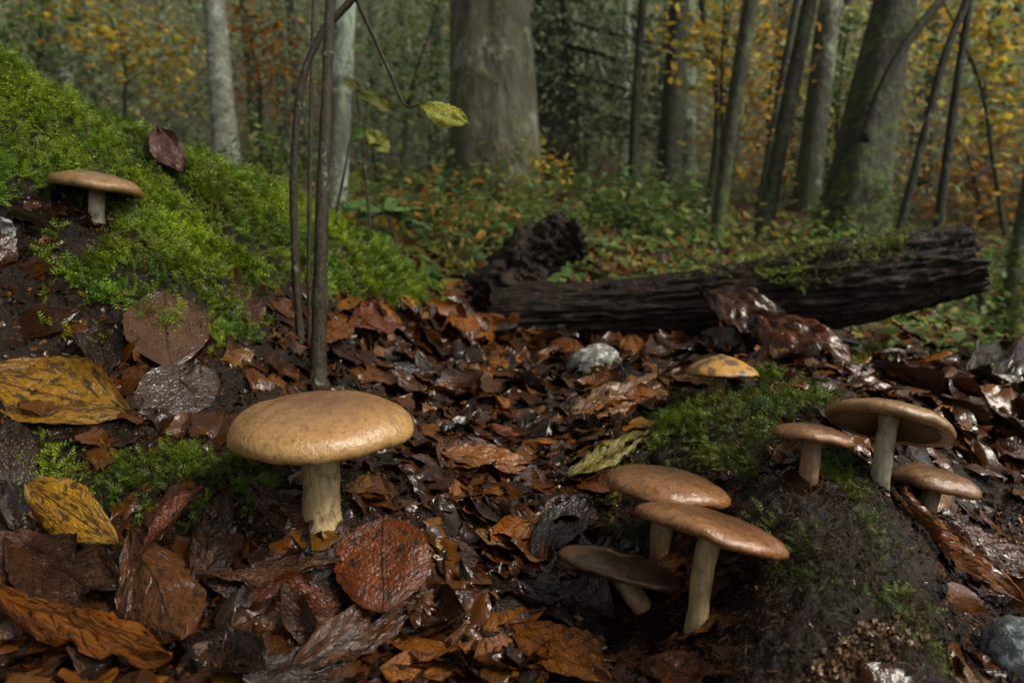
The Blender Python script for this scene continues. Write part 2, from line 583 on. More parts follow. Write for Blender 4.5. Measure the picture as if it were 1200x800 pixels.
# moss fronds: an arching stem with paired leaflets
def moss_templates(k, pairs, seed):
    r = np.random.default_rng(seed)
    out = []
    for _ in range(k):
        bend = r.uniform(.5, 1.3)
        V, F, S = [], [], []
        def stem(t):
            return np.array([math.sin(bend*t)/bend*.9*t, .06*math.sin(3*t+seed), math.cos(bend*t*.8)*t])
        for i in range(pairs):
            t = .15 + .85*(i+.5)/pairs
            p = stem(t); q = stem(min(1.05, t+.06))
            f = (q-p)/np.linalg.norm(q-p)
            L = .34*(1.15-.75*t)*r.uniform(.75, 1.2)
            for sd in (-1, 1):
                d = np.array([0, sd, 0])*.8 + f*.65 + r.normal(0, .18, 3)
                d /= np.linalg.norm(d)
                w = .085
                o = len(V)
                V += [p-f*w*.5, p+f*w*.5, p+d*L]
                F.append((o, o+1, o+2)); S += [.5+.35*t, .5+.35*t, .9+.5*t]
        o = len(V)
        p0, p1 = stem(0.0), stem(1.0)
        V += [p0+[0, .03, 0], p0-[0, .03, 0], p1+(p1-stem(.9))*1.2]
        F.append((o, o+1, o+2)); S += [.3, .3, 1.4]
        out.append((np.array(V), np.array(F, np.int32), np.array(S)))
    return out
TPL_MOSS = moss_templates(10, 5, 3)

x, y = sample_ground(520000, -50, 46, .33, 1.9, 1.4)
zc = ground(x, y, False)
px, py, dd = project(np.stack([x, y, zc], 1))
dens = moss_density(px, py, x, y)
r_ = np.hypot(x, y)
gap = np.clip(.72 + 1.5*fbm(x*36, y*36, np.zeros_like(x), 46, 2), .25, 1)
keep = rng.uniform(0, 1, len(x)) < dens*gap*.92*np.clip(.35+.65*r_/.8, .35, 1.0)
keep &= (px > -260) & (px < 1400)
for bx, by in STEM_FEET:
    f_ = hit(bx, by)
    dy_ = y-f_[1]
    keep &= np.hypot(x-f_[0], np.where(dy_ < 0, dy_*.27, dy_)) > .017
x, y = x[keep], y[keep]
z = ground(x, y)
N = gnormals(x, y)
n = len(x)
tuft = fbm(x*48, y*48, np.zeros(n), 51, 2)
up = N*.7 + np.array([0, 0, .15]) + rng.normal(0, .38, (n, 3))
down = N.copy(); down[:, 2] = 0
flow = np.stack([fbm(x*16, y*16, np.zeros(n), 57, 2), fbm(x*16, y*16, np.zeros(n), 58, 2), np.zeros(n)], 1)
up += down*.45 + flow*1.1
R = basis_from_z(up)
S = rng.uniform(.0075, .0150, n)*(1+.45*tuft)*np.clip(np.hypot(x, y)/.72, .55, 1.6)
z = z + .007*np.clip(tuft, 0, 1)*np.clip(np.hypot(x, y)/.7, .5, 1.3)
lum = .80 + .55*fbm(x*20, y*20, np.zeros(n), 61, 3) + .35*tuft + rng.uniform(-.2, .3, n)
yel = np.clip(.45+.7*fbm(x*30, y*30, np.zeros(n), 71, 2) + rng.normal(0, .18, n), 0, 1)
C = (np.array([.042, .110, .004])[None]*(1-yel[:, None]) + np.array([.22, .29, .007])[None]*yel[:, None])*np.clip(lum, .3, 1.6)[:, None]
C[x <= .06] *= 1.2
C[x > .06] *= np.array([.62, .60, .8])         # shade on the right mound, put into the moss colour
brown = rng.uniform(0, 1, n) < .05 + .25*np.clip(fbm(x*14, y*14, np.zeros(n), 73, 2)-.25, 0, 1)
C[brown] = np.array([.12, .06, .018])*rng.uniform(.5, 1.2, (int(brown.sum()), 1))
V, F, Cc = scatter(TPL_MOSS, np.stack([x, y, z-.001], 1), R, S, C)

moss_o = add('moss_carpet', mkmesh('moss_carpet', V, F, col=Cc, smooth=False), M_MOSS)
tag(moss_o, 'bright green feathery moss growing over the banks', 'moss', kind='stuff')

# ------------------------------------------------------------------ peat fibres (dark tangled rootlets)
def fibre_templates(k, seed):
    r = np.random.default_rng(seed)
    out = []
    for _ in range(k):
        m = 5
        a = r.uniform(-1, 1); b = r.uniform(-1.6, 1.6)
        pts = []
        for i in range(m):
            t = i/(m-1)
            pts.append([t-.5, .35*a*math.sin(2.2*t*3.1)+.2*b*t*t, .30*math.sin(math.pi*t)*r.uniform(.4, 1.4)])
        pts = np.array(pts)
        w = .018
        V = np.concatenate([pts+[0, w, 0], pts-[0, w, .02]])
        F = np.array([(i, i+1, m+i+1, m+i) for i in range(m-1)], np.int32)
        out.append((V, F))
    return out
x, y = sample_ground(120000, -50, 47, .32, 1.5, 1.4)
zc = ground(x, y, False)
px, py, dd = project(np.stack([x, y, zc], 1))
nz = fbm(x*30, y*30, np.zeros_like(x), 81, 2)
FIB = [([(-200,200),(60,200),(120,260),(150,400),(290,420),(420,430),(480,560),(480,620),(300,700),(-200,640)], .8),
       ([(700,480),(860,440),(1000,440),(1200,480),(1260,900),(700,900),(640,700)], .9),
       ([(400,400),(700,380),(720,560),(650,680),(480,640)], .35)]
d = np.zeros_like(px)
for poly, w in FIB:
    d = np.maximum(d, in_poly(px+40*nz, py+30*nz, poly)*w)
keep = rng.uniform(0, 1, len(x)) < d*(.6+.5*nz)*.8
x, y = x[keep], y[keep]
n = len(x)
N = gnormals(x, y)
R = basis_from_z(N + rng.normal(0, .35, (n, 3)))
S = rng.uniform(.005, .014, n)
tone = rng.choice(3, n, p=[.6, .32, .08])
C = np.array([[.007, .0045, .003], [.024, .012, .005], [.075, .042, .020]])[tone]*rng.uniform(.6, 1.3, (n, 1))
V, F, Cc = scatter(fibre_templates(8, 5), np.stack([x, y, ground(x, y)+.0005], 1), R, S, C)

tag(add('peat_fibre_tangle', mkmesh('peat_fibre_tangle', V, F, col=Cc), M_FIBRE), 'dark tangled peat fibres and rootlets covering the soil', 'peat', kind='stuff')

# ------------------------------------------------------------------ leaf crumbs and fragments
def flake_templates(k, nu, nv, seed, amp=.16):
    r = np.random.default_rng(seed)
    out = []
    for _ in range(k):
        U, W = np.meshgrid(np.linspace(-.5, .5, nu), np.linspace(-.35, .35, nv), indexing='ij')
        X = U + r.normal(0, .07, U.shape); Y = W*(1.15-1.6*U*U) + r.normal(0, .06, U.shape)
        Z = r.normal(0, amp, U.shape) + .5*r.normal()*U*U + .7*r.normal()*W*W
        out.append((np.stack([X, Y, Z], -1).reshape(-1, 3), gridfaces(nu, nv)))
    return out
LITTER_COLS = np.array([[.030, .012, .004], [.065, .020, .004], [.125, .038, .004], [.19, .066, .007], [.27, .110, .010], [.080, .038, .016], [.13, .068, .028]])
x, y = sample_ground(90000, -48, 48, .32, 2.6, 1.4)
zc = ground(x, y, False)
px, py, dd = project(np.stack([x, y, zc], 1))
HOLLOW = [(400,380),(520,350),(600,370),(820,370),(1050,390),(1250,400),(1250,560),(1130,560),(1100,480),(900,450),(800,460),(720,540),(690,600),(700,680),(600,820),(420,720),(520,640),(500,560),(470,480)]
nz = fbm(x*18, y*18, np.zeros_like(x), 91, 3)
md = moss_density(px, py, x, y)
d = .22 + .78*in_poly(px+40*nz, py+25*nz, HOLLOW)
d = np.where(md > .3, d*.06, d)
mm = in_poly(px, py, [(880,560),(1090,620),(1130,820),(860,820)])
d = np.where(mm, d*.05, d)
keep = rng.uniform(0, 1, len(x)) < d*.72
x, y = x[keep], y[keep]
n = len(x)
N = gnormals(x, y)
R = basis_from_z(N + rng.normal(0, .5, (n, 3)))
big = rng.uniform(0, 1, n) < .17
big &= ~mm[keep] & (md[keep] < .2)
S = np.where(big, rng.uniform(.030, .066, n), rng.uniform(.003, .010, n))*np.clip(np.hypot(x, y)/.8, .6, 1.4)
R[big] = basis_from_z(N[big] + rng.normal(0, .22, (big.sum(), 3)))
pp = np.clip(.5+.8*fbm(x*14, y*14, np.zeros(n), 95, 2), 0, .999)
tone = np.clip(rng.normal(.7+2.2*pp, 1.2, n), 0, 6.99).astype(int)
C = LITTER_COLS[tone]*rng.uniform(.2, .75, (n, 1))
pick = np.where(big, 8+rng.integers(0, 8, n), rng.integers(0, 8, n))
tp = flake_templates(8, 3, 3, 6)
def torn_templates(k):
    r = np.random.default_rng(77)
    out = []
    for q in range(k):
        nu, nv = 9, 7
        U, W = np.meshgrid(np.linspace(-.5, .5, nu), np.linspace(-1, 1, nv), indexing='ij')
        hw = .30*np.clip(np.cos(np.pi*U*r.uniform(.7, 1)), .08, 1)*(1+.35*vnoise(U*6+q, W*0+np.sign(W)*2, U*0, q))
        X = U+.05*vnoise(U*4, W*3, U*0+q, 5); Y = W*hw
        Z = .10*fbm(U*4+q*3, W*2, U*0+q, 6, 3) + r.uniform(-.5, .5)*U*U + r.uniform(-.9, .9)*Y*Y + .02*np.cos((U-.2*np.abs(W))*38)
        out.append((np.stack([X, Y, Z], -1).reshape(-1, 3), gridfaces(nu, nv)))
    return out
xyz = np.stack([x, y, ground(x, y)+S*.10], 1)
sm = np.where(~big)[0]; bg_ = np.where(big)[0]
Va, Fa, Ca = scatter(tp, xyz[sm], R[sm], S[sm], C[sm])
Vb, Fb, Cb = scatter(torn_templates(12), xyz[bg_], R[bg_], S[bg_], C[bg_])
V = np.concatenate([Va, Vb]); F = np.concatenate([Fa, Fb+len(Va)]); Cc = np.concatenate([Ca, Cb])

tag(add('leaf_crumb_litter', mkmesh('leaf_crumb_litter', V, F, col=Cc), M_CRUMB), 'wet brown crumbs of rotting leaves littering the hollow', 'leaf litter', kind='stuff')

x, y = sample_ground(46000, -48, 48, .31, 1.5, 1.4)
zc = ground(x, y, False)
px, py, dd = project(np.stack([x, y, zc], 1))
md = moss_density(px, py, x, y)
onmound = in_poly(px, py, [(860,560),(1070,560),(1110,680),(1130,820),(850,820),(830,640)])
keep = (rng.uniform(0, 1, len(x)) < np.where(onmound, .12, .8)*(md < .35)*np.clip(.7+1.2*fbm(x*25, y*25, np.zeros_like(x), 97, 2), .1, 1)) & (px > -150) & (px < 1350)
x, y = x[keep], y[keep]
for k_, (bx, by) in enumerate(STEM_FEET):
    f_ = hit(bx, by)
    a_ = rng.uniform(0, 2*np.pi, 90); q_ = rng.normal(.0135 if k_ == 0 else .0085, .0035, 90)
    x = np.append(x, f_[0]+q_*np.cos(a_)); y = np.append(y, f_[1]+q_*np.sin(a_))
n = len(x)
R = basis_from_z(gnormals(x, y) + rng.normal(0, .7, (n, 3)))
S = rng.uniform(.0022, .0065, n)*np.clip(np.hypot(x, y)/.6, .7, 1.6)
C = LITTER_COLS[np.clip(rng.normal(1.2, 1.6, n), 0, 6.99).astype(int)]*rng.uniform(.4, 1.3, (n, 1))
V, F, Cc = scatter(flake_templates(8, 3, 2, 16, .2), np.stack([x, y, ground(x, y)+.0006], 1), R, S, C)
tag(add('soil_crumbs', mkmesh('soil_crumbs', V, F, col=Cc, smooth=False), M_CRUMB), 'fine dark crumbs of humus and leaf bits on bare soil', 'soil crumbs', kind='stuff')

# pale wood crumbs at the foot of the right mound
base = hit(1000, 765)
ex = hit(1060, 740)-base; ey = hit(1000, 735)-base
P = base[None] + rng.normal(0, .55, (1500, 1))*ex[None] + rng.normal(0, .33, (1500, 1))*ey[None] - rng.uniform(0, .4, (1500, 1))*ey[None]
x, y = P[:, 0], P[:, 1]
n = len(x)
R = basis_from_z(gnormals(x, y)+rng.normal(0, .6, (n, 3)))
C = np.array([[.20, .115, .06]])*rng.uniform(.35, 1.1, (n, 1))
V, F, Cc = scatter(flake_templates(6, 3, 3, 8, .2), np.stack([x, y, ground(x, y)+.0008], 1), R, rng.uniform(.0022, .0055, n), C)
tag(add('wood_crumbs', mkmesh('wood_crumbs', V, F, col=Cc), M_CRUMB), 'pale tan crumbs of rotten wood on the mossy mound front', 'wood crumbs', kind='stuff')

# ------------------------------------------------------------------ mushrooms
def cap_material(name, cen, mid, rim, streak=.5, speck=.4, rough=.3, coat=.35, blotch=None, mott=.45):
    m, nt, b, out = newmat(name)
    g = G(nt)
    tc = g.n('ShaderNodeVertexColor', layer_name='Col').outputs[0]      # cosine, sine, radius 0..1
    ob = g.n('ShaderNodeTexCoord').outputs['Object']
    sp = g.n('ShaderNodeSeparateXYZ', i_0=tc)
    v = sp.outputs[2]
    n1 = g.noise(ob, 55, 5, .65)
    n2 = g.noise(ob, 260, 4, .6)
    rad = g.n('ShaderNodeMapping', i_Vector=tc, i_Scale=(14, 14, 1.6)).outputs[0]
    n3 = g.noise(rad, 1.5, 6, .75, .8)
    vv = g.math('ADD', v, g.math('MULTIPLY', g.math('SUBTRACT', n1, .5), .45))
    col = g.ramp(vv, [(.12, cen), (.58, mid), (.9, rim), (1.0, tuple(c*.8 for c in rim))])
    col = g.mix(g.math('MULTIPLY', g.step(n3, .54, .70), streak), col, tuple(c*.38 for c in mid))
    col = g.mix(g.math('MULTIPLY', g.step(n2, .55, .65), speck), col, tuple(c*.25 for c in cen))
    col = g.mix(g.math('MULTIPLY', g.step(g.noise(ob, 120, 3, .6), .58, .7), .35), col, tuple(min(1, c*1.5) for c in mid))
    col = g.mix(g.math('MULTIPLY', g.step(g.noise(ob, 85, 5, .7, .8), .52, .64), mott), col, tuple(c*.6 for c in cen))
    if blotch:
        col = g.mix(g.step(g.noise(ob, 75, 4, .6), .50, .58), col, blotch)
    g.link(col, b.inputs['Base Color'])
    g.link(g.math('ADD', g.math('MULTIPLY', n1, .4), rough-.14), b.inputs['Roughness'])
    b.inputs['Coat Weight'].default_value = coat
    b.inputs['Coat Roughness'].default_value = .14
    b.inputs['Subsurface Weight'].default_value = .08
    b.inputs['Subsurface Radius'].default_value = (.004, .002, .001)
    fib = g.noise(g.n('ShaderNodeMapping', i_Vector=tc, i_Scale=(46, 46, 5)).outputs[0], 1.5, 4, .7, .8)
    h = g.math('ADD', g.math('ADD', g.math('MULTIPLY', n3, .35), g.math('MULTIPLY', fib, .3)), g.math('ADD', g.math('MULTIPLY', n2, 1.0), n1))
    bn = g.bump(h, .9, .0009)
    g.link(bn, b.inputs['Normal']); g.link(bn, b.inputs['Coat Normal'])
    return m
def stem_material(name, c1, c2):
    m, nt, b, out = newmat(name)
    g = G(nt)
    tc = g.n('ShaderNodeTexCoord').outputs['UV']
    ob = g.n('ShaderNodeTexCoord').outputs['Object']
    mp = g.n('ShaderNodeMapping', i_Vector=ob, i_Scale=(1, 1, .16)).outputs[0]
    n1 = g.noise(mp, 330, 5, .65)
    n2 = g.noise(ob, 90, 4, .6)
    col = g.mix(g.step(n1, .35, .65), c1, c2)
    col = g.mix(g.math('MULTIPLY', g.step(n2, .52, .64), .75), col, tuple(c*.22 for c in c1))
    g.link(col, b.inputs['Base Color'])
    b.inputs['Roughness'].default_value = .55
    g.link(g.bump(g.math('ADD', n1, n2), .7, .0012), b.inputs['Normal'])
    return m
def plain_material(name, c1, c2, scale=60, rough=.6, bumpd=.001, coat=0):
    m, nt, b, out = newmat(name)
    g = G(nt)
    ob = g.n('ShaderNodeTexCoord').outputs['Object']
    n1 = g.noise(ob, scale, 5, .65)
    n2 = g.noise(ob, scale*4, 3, .6)
    g.link(g.mix(g.step(n1, .35, .65), c1, c2), b.inputs['Base Color'])
    b.inputs['Roughness'].default_value = rough
    b.inputs['Coat Weight'].default_value = coat
    g.link(g.bump(g.math('ADD', n1, g.math('MULTIPLY', n2, .4)), .7, bumpd), b.inputs['Normal'])
    return m
M_CAP_BIG = cap_material('tan_cap_skin', (.21, .098, .048), (.35, .185, .068), (.44, .26, .088), .4, .45, .20, .55, None, .25)
M_CAP_BROWN = cap_material('brown_cap_skin', (.085, .034, .010), (.205, .082, .021), (.25, .108, .028), .8, .6, .18, .8)
M_CAP_PALE = cap_material('fawn_cap_skin', (.13, .062, .022), (.26, .14, .048), (.28, .16, .054), .7, .5, .22, .6)
M_CAP_DARK = cap_material('dark_cap_skin', (.045, .022, .012), (.075, .035, .015), (.085, .040, .016), .6, .5, .26, .4)
M_CAP_OCHRE = cap_material('ochre_cap_skin', (.14, .058, .016), (.19, .088, .022), (.18, .08, .02), .7, .3, .18, .7)
M_CAP_YELLOW = cap_material('yellow_blotched_cap_skin', (.40, .23, .02), (.42, .22, .025), (.36, .18, .03), .3, .4, .38, .2, (.10, .055, .035))
M_GILL = plain_material('gill_flesh', (.19, .095, .035), (.26, .14, .05), 200, .6)
M_STEM = stem_material('pale_stem', (.24, .16, .065), (.40, .30, .15))
M_STEM_BR = stem_material('brown_stem', (.13, .075, .03), (.25, .16, .07))
M_STEM_WH = stem_material('cream_stem', (.30, .25, .15), (.46, .42, .30))

def mushroom(label, cx, cy, half_px, d, ct, cb, roll, back, base, base_d, r_top, r_bot, mcap, mstem, seed, power=2.0, umbo=0, wob=.05, cone=0):
    """cap centre (view place), half width, distance; ct/cb top/bottom height over radius;
    roll: down to the right (deg); back: leaning away (deg)"""
    Bp = hit(*base)
    d = float(project(Bp)[2]) + base_d
    a = half_px*d/FPX
    Cc = at(cx, cy, d)
    root = empty('mushroom', Bp)
    tag(root, label, 'mushroom')
    ax = Vector((math.sin(math.radians(roll)), math.sin(math.radians(back)), 1)).normalized()
    Rm = np.array(basis_from_z(np.array([list(ax)]), np.zeros(1))[0])
    n, m = 96, 30
    th = np.linspace(0, 2*np.pi, n, endpoint=False)
    # profile: top dome, rolled rim, underside
    prof = []
    for i in range(m):
        s = i/(m-1)*math.pi/2
        t = math.sin(s)
        zc = (max(0, 1-t**power))**(1/2.0) if cone == 0 else (1-t)*cone + (1-cone)*math.sqrt(max(0, 1-t*t))
        prof.append((t, ct*zc + umbo*math.exp(-(t/.22)**2)))
    rimlist = []
    for i in range(1, 9):
        s = i/8*math.pi/2
        rimlist.append((1-.10*(1-math.cos(s)), -cb*math.sin(s)))
    prof = prof[1:] + rimlist
    prof.append((.86, -cb*.92))
    prof.append((.80, -cb*.80))
    T = np.array([p[0] for p in prof]); Zp = np.array([p[1] for p in prof])
    ang, tt = np.meshgrid(th, T, indexing='xy')
    w = 1 + 1.5*wob*fbm(np.cos(ang)*1.3+seed, np.sin(ang)*1.3, tt*.3, seed, 2)*tt
    X = tt*np.cos(ang)*w; Y = tt*np.sin(ang)*w
    Z = np.broadcast_to(Zp[:, None], X.shape) + .05*fbm(X*2.2+seed, Y*2.2, X*0, seed+5, 3)*tt + .012*fbm(X*9, Y*9, X*0, seed+6, 3)
    L = np.stack([X, Y, Z], -1).reshape(-1, 3)*a
    vr = np.concatenate([np.linspace(1/(m-1), 1, m-1), np.full(len(prof)-m+1, 1.0)])
    uv = np.stack([ang/(2*np.pi), np.broadcast_to(vr[:, None], ang.shape)], -1).reshape(-1, 2)
    L = np.vstack([L, [0, 0, (ct+umbo)*a + .012*a*0]])
    uv = np.vstack([uv, [0, 0]])
    F = [gridfaces(len(T), n, True)[:, ::-1]]
    j = np.arange(n)
    F.append(np.stack([np.full(n, len(L)-1), j, (j+1) % n], 1))
    W = L @ Rm.T + Cc - Bp
    pc = np.stack([np.cos(uv[:, 0]*2*np.pi), np.sin(uv[:, 0]*2*np.pi), uv[:, 1]], 1)
    add('cap', mkmesh('cap', W, F, uv=uv, col=pc), mcap, root)
    # gills: real radial blades plus the flesh above them
    GV, GF = [], []
    ng = 110
    zr, zi = -cb*.80, -cb*.80 + .20
    r0 = max(.16, r_top/a*.9)
    inner = np.array([[r0*math.cos(t), r0*math.sin(t), zi+.10] for t in th])
    outer = np.array([[.84*math.cos(t), .84*math.sin(t), zr+.07] for t in th])
    GV = np.vstack([inner, outer]); j = np.arange(n)
    GF = [np.stack([j, (j+1) % n, n+(j+1) % n, n+j], 1)]
    gi, gf = [], []
    for k in range(ng):
        t = 2*math.pi*k/ng
        rin = r0 if k % 2 == 0 else .45
        s0 = (rin-r0)/(.84-r0)
        c, s = math.cos(t), math.sin(t)
        o = len(GV)+len(gi)
        for rr in (rin, (rin+.84)/2, .84):
            q = (rr-r0)/(.84-r0)
            zt = (zi+.10)*(1-q) + (zr+.07)*q
            zb = zi*(1-q)+zr*q - .03*math.sin(math.pi*q)
            gi.append([rr*c, rr*s, zt]); gi.append([rr*c, rr*s, zb])
        gf += [(o, o+2, o+3, o+1), (o+2, o+4, o+5, o+3)]
    GV = np.vstack([GV, gi])
    gm = mkmesh('gills', (GV*a) @ Rm.T + Cc - Bp, [GF[0], np.array(gf)], smooth=False)
    go = add('gills', gm, M_GILL, root)
    go['kind'] = 'stuff'
    # stem
    topP = Cc + np.array(Rm[:, 2])*a*min(zi+.14, ct*.55) + np.array(Rm[:, 0])*0
    axn = np.array(Rm[:, 2])
    mid = (topP*.55 + Bp*.45) - axn*0 + (topP - axn*np.linalg.norm(topP-Bp)*.5 - (topP+Bp)/2)*.35
    low = Bp - np.array([0, 0, .008])
    path = resample([low, Bp*.75+mid*.25, mid, topP], 26)
    t = np.linspace(0, 1, 26)
    rad = r_bot*(1-t)+r_top*t + r_top*.18*np.exp(-((1-t)/.1)**2) + r_bot*.15*np.exp(-(t/.18)**2)
    SV, SF, suv = tube(path, rad, 28, .22, 170, seed)
    add('stem', mkmesh('stem', SV - Bp, SF, uv=suv), mstem, root)
    return root

mushroom('large tan mushroom with a broad wet cap standing below the twin stems', 377, 503, 105, .457, .38, .09, 0, 3, (375, 606), 0, .0115, .0118, M_CAP_BIG, M_STEM, 1, 2.1, 0, .03)
mushroom('small fawn mushroom with cracked cap high on the mossy bank', 114, 220, 49, .655, .36, .10, 7, 9, (113, 254), 0, .0070, .0062, M_CAP_PALE, M_STEM_WH, 2, 2.1, 0)
mushroom('small mushroom with a yellow and brown blotched cap behind the mossy mound', 844, 438, 43, .70, .55, .04, 1, 14, (842, 466), 0, .0068, .0060, M_CAP_YELLOW, M_STEM_BR, 3, 2.0, 0, .16, .5)
mushroom('little brown mushroom on the mound beside the tilted wide-capped one', 952, 513, 45, .53, .38, .09, 9, 17, (947, 563), 0, .0056, .0070, M_CAP_BROWN, M_STEM_BR, 4, 1.9)
mushroom('fawn mushroom tilted back to show its gills on a long cream stem', 1041, 497, 68, .535, .30, .09, 21, 33, (1030, 567), 0, .0066, .0060, M_CAP_PALE, M_STEM_WH, 5, 2.2, 0, .03)
mushroom('ochre brown mushroom leaning on the right flank of the mossy mound', 1094, 567, 46, .55, .42, .09, 11, 12, (1082, 614), 0, .0070, .0066, M_CAP_OCHRE, M_STEM_BR, 6, 2.1)
mushroom('glossy brown mushroom partly hidden behind the lower long-stemmed cap', 780, 574, 72, .53, .36, .07, 9, 15, (772, 658), 0, .0072, .0072, M_CAP_BROWN, M_STEM_BR, 7, 1.9, 0, .07)
mushroom('glossy brown mushroom on a tall bare stem in front of its twin', 832, 624, 87, .47, .30, .07, 18, 22, (815, 738), .0, .0064, .0062, M_CAP_BROWN, M_STEM, 8, 1.8, 0, .07)
mushroom('dark flat mushroom low beneath the glossy brown pair', 724, 664, 70, .475, .24, .06, 14, 20, (757, 716), .012, .0070, .0066, M_CAP_DARK, M_STEM_BR, 9, 1.8, 0, .12)

# ------------------------------------------------------------------ fallen leaves
LM = {
 'brown': leaf_material('wet_brown_leaf', (.080, .027, .007), (.135, .045, .008), (.035, .014, .006), blot_amt=.42),
 'dark': leaf_material('dark_umber_leaf', (.028, .014, .009), (.05, .024, .013), (.018, .010, .007), blot_amt=.45),
 'purple': leaf_material('purple_brown_leaf', (.060, .021, .014), (.105, .040, .024), (.035, .015, .010), blot_amt=.40),
 'orange': leaf_material('orange_leaf', (.28, .078, .004), (.38, .125, .006), (.09, .032, .006), blot_amt=.40),
 'russet': leaf_material('russet_leaf', (.21, .046, .005), (.125, .028, .005), (.04, .013, .004), blot_amt=.42),
 'yellow': leaf_material('yellow_blotched_leaf', (.66, .34, .008), (.50, .22, .010), (.08, .05, .012), (.035, .018, .006), blot_amt=.46, rough=.36, wet=.5, lat_amt=.12),
 'lime': leaf_material('lime_yellow_leaf', (.50, .42, .015), (.34, .28, .015), (.10, .09, .02), (.04, .03, .012), blot_amt=.42, rough=.4, wet=.4),
 'gloss': leaf_material('glossy_wet_leaf', (.085, .034, .018), (.12, .048, .018), (.03, .014, .01), blot_amt=.38, rough=.24, wet=2.0, spec=.7, lat_amt=.3, bumpd=.0010),
 'tan': leaf_material('tan_leaf', (.28, .135, .035), (.22, .095, .022), (.10, .05, .015), blot_amt=.40),
 'pink': leaf_material('pinkish_wet_leaf', (.27, .13, .095), (.20, .09, .06), (.12, .05, .04), (.07, .02, .02), blot_amt=.40, wet=1),
 'green': leaf_material('green_leaf', (.10, .24, .035), (.15, .27, .045), (.14, .20, .06), (.03, .06, .012), blot_amt=.3, rough=.45, wet=.2),
}
def leaf_geom(L, W, nu=26, nv=15, fold=.15, bend=0., roll=0., quilt=.024, crumple=.06, seed=0, apex=.55, serr=.025, blunt=.75, twist=0., arc=0., tear=.9):
    u = np.linspace(0, 1, nu); v = np.linspace(-1, 1, nv)
    U, Vv = np.meshgrid(u, v, indexing='ij')
    k = math.log(.5)/math.log(apex)
    w = np.sin(np.pi*np.clip(U, 1e-4, 1-1e-4)**k)**blunt*W/2
    w = w*(1+.09*fbm(U*4+seed, np.sign(Vv)*3.1, U*0, seed, 2))
    w = w*(1-tear*np.clip(vnoise(U*9+seed*2.3, np.sign(Vv)*5.3, U*0, seed+21)-.45, 0, 1))
    w = w*(1 + serr*np.where(np.abs(Vv) > .99, np.sin(U*58+seed), 0))
    x = (U-.5)*L
    roll = roll or arc
    if abs(roll) > 1e-3:
        y = np.sin(roll*Vv)/roll*w
        z = (1-np.cos(roll*Vv))/roll*w
    else:
        y = Vv*w; z = 0*w
    z = z + fold*np.abs(Vv)*w
    q = np.cos((U-.28*np.abs(Vv))*2*np.pi*8)
    z = z + quilt*L*q*np.clip(np.abs(Vv)*3, 0, 1)*(1-.4*np.abs(Vv))*np.clip(w/W*2, 0, 1)
    z = z + crumple*L*fbm(U*3.2+seed*1.3, Vv*1.7, U*0+seed, seed+3, 3) + crumple*.5*L*fbm(U*11+seed, Vv*6, U*0, seed+9, 2)
    y = y + crumple*.5*L*fbm(U*4, Vv*2+seed, U*0, seed+4, 2)
    ec = .35*vnoise(np.array([seed*1.7]), np.zeros(1), np.zeros(1), 5)[0]+.15
    z = z + ec*w*np.abs(Vv)**4*(1+.8*np.sin(U*9+seed))
    if twist:
        a = twist*(U-.5)
        y, z = y*np.cos(a)-z*np.sin(a), y*np.sin(a)+z*np.cos(a)
    if abs(bend) > 1e-3:
        kb = bend/L
        xx = np.sin(kb*x)/kb - np.sin(kb*x)*z
        z = (1-np.cos(kb*x))/kb + np.cos(kb*x)*z
        x = xx
    P = np.stack([x, y, z], -1).reshape(-1, 3)
    uv = np.stack([U, Vv*.5+.5], -1).reshape(-1, 2)
    return P, gridfaces(nu, nv), uv

def leaf(label, base, tip, wpx, mat, roll=0, face=0.0, lift=.004, d=None, name='fallen_leaf', cat='leaf', drape=True, stalk=.0, parent=None, seed=None, **kw):
    """base/tip: places in view on the ground (or (px,py,dist)); roll (deg) about its length; face: turn toward the viewer 0..1"""
    global _ls
    _ls += 1
    seed = seed or _ls
    def pt(p):
        return at(*p) if len(p) == 3 else hit(*p)
    B, Tp = pt(base), pt(tip)
    C0 = (B+Tp)/2
    ax = Tp-B
    L = np.linalg.norm(ax); ax = ax/L
    nrm = gnormal(C0[0], C0[1], .02)
    view = np.array([0, 0, CAMZ])-C0; view /= np.linalg.norm(view)
    nrm = nrm*(1-face) + view*face
    nrm = nrm - ax*nrm.dot(ax); nrm /= np.linalg.norm(nrm)
    a = math.radians(roll)
    nrm = nrm*math.cos(a) + np.cross(ax, nrm)*math.sin(a)
    yv = np.cross(nrm, ax)
    _, _, dist = project(C0)
    P, F, uv = leaf_geom(L*1.04, wpx*float(dist)/FPX*1.05, seed=seed, **kw)
    # centre the height so that the leaf's belly touches the ground
    Wd = P[:, :1]*ax + P[:, 1:2]*yv + (P[:, 2:]-np.median(P[:, 2]))*nrm + C0 + np.array([0, 0, lift])
    if drape:
        g = ground(Wd[:, 0], Wd[:, 1], False) + .0015
        dz = Wd[:, 2]-g
        Wd[:, 2] = np.where(dz < .004, g + .004*np.exp(np.clip((dz-.004)/.02, -8, 0)), Wd[:, 2])
    o = add(name, mkmesh(name, Wd-C0, F, uv=uv), LM[mat], parent, None)
    if parent is None:
        o.location = C0
        tag(o, label, cat)
    else:
        o.location = C0 - np.array(parent.location)
    if stalk:
        nvv = kw.get('nv', 15)
        b0 = Wd[nvv//2]
        b1 = b0 - ax*stalk*.5 + nrm*.002; b2 = b0-ax*stalk + yv*stalk*.2
        sv, sf, suv = tube(resample([b0+ax*.004, b0, b1, b2], 10), np.linspace(.0009, .0007, 10), 6)
        add('leaf_stalk', mkmesh('leaf_stalk', sv-C0, sf, uv=suv), LM['brown'], o)
    return o
_ls = 0
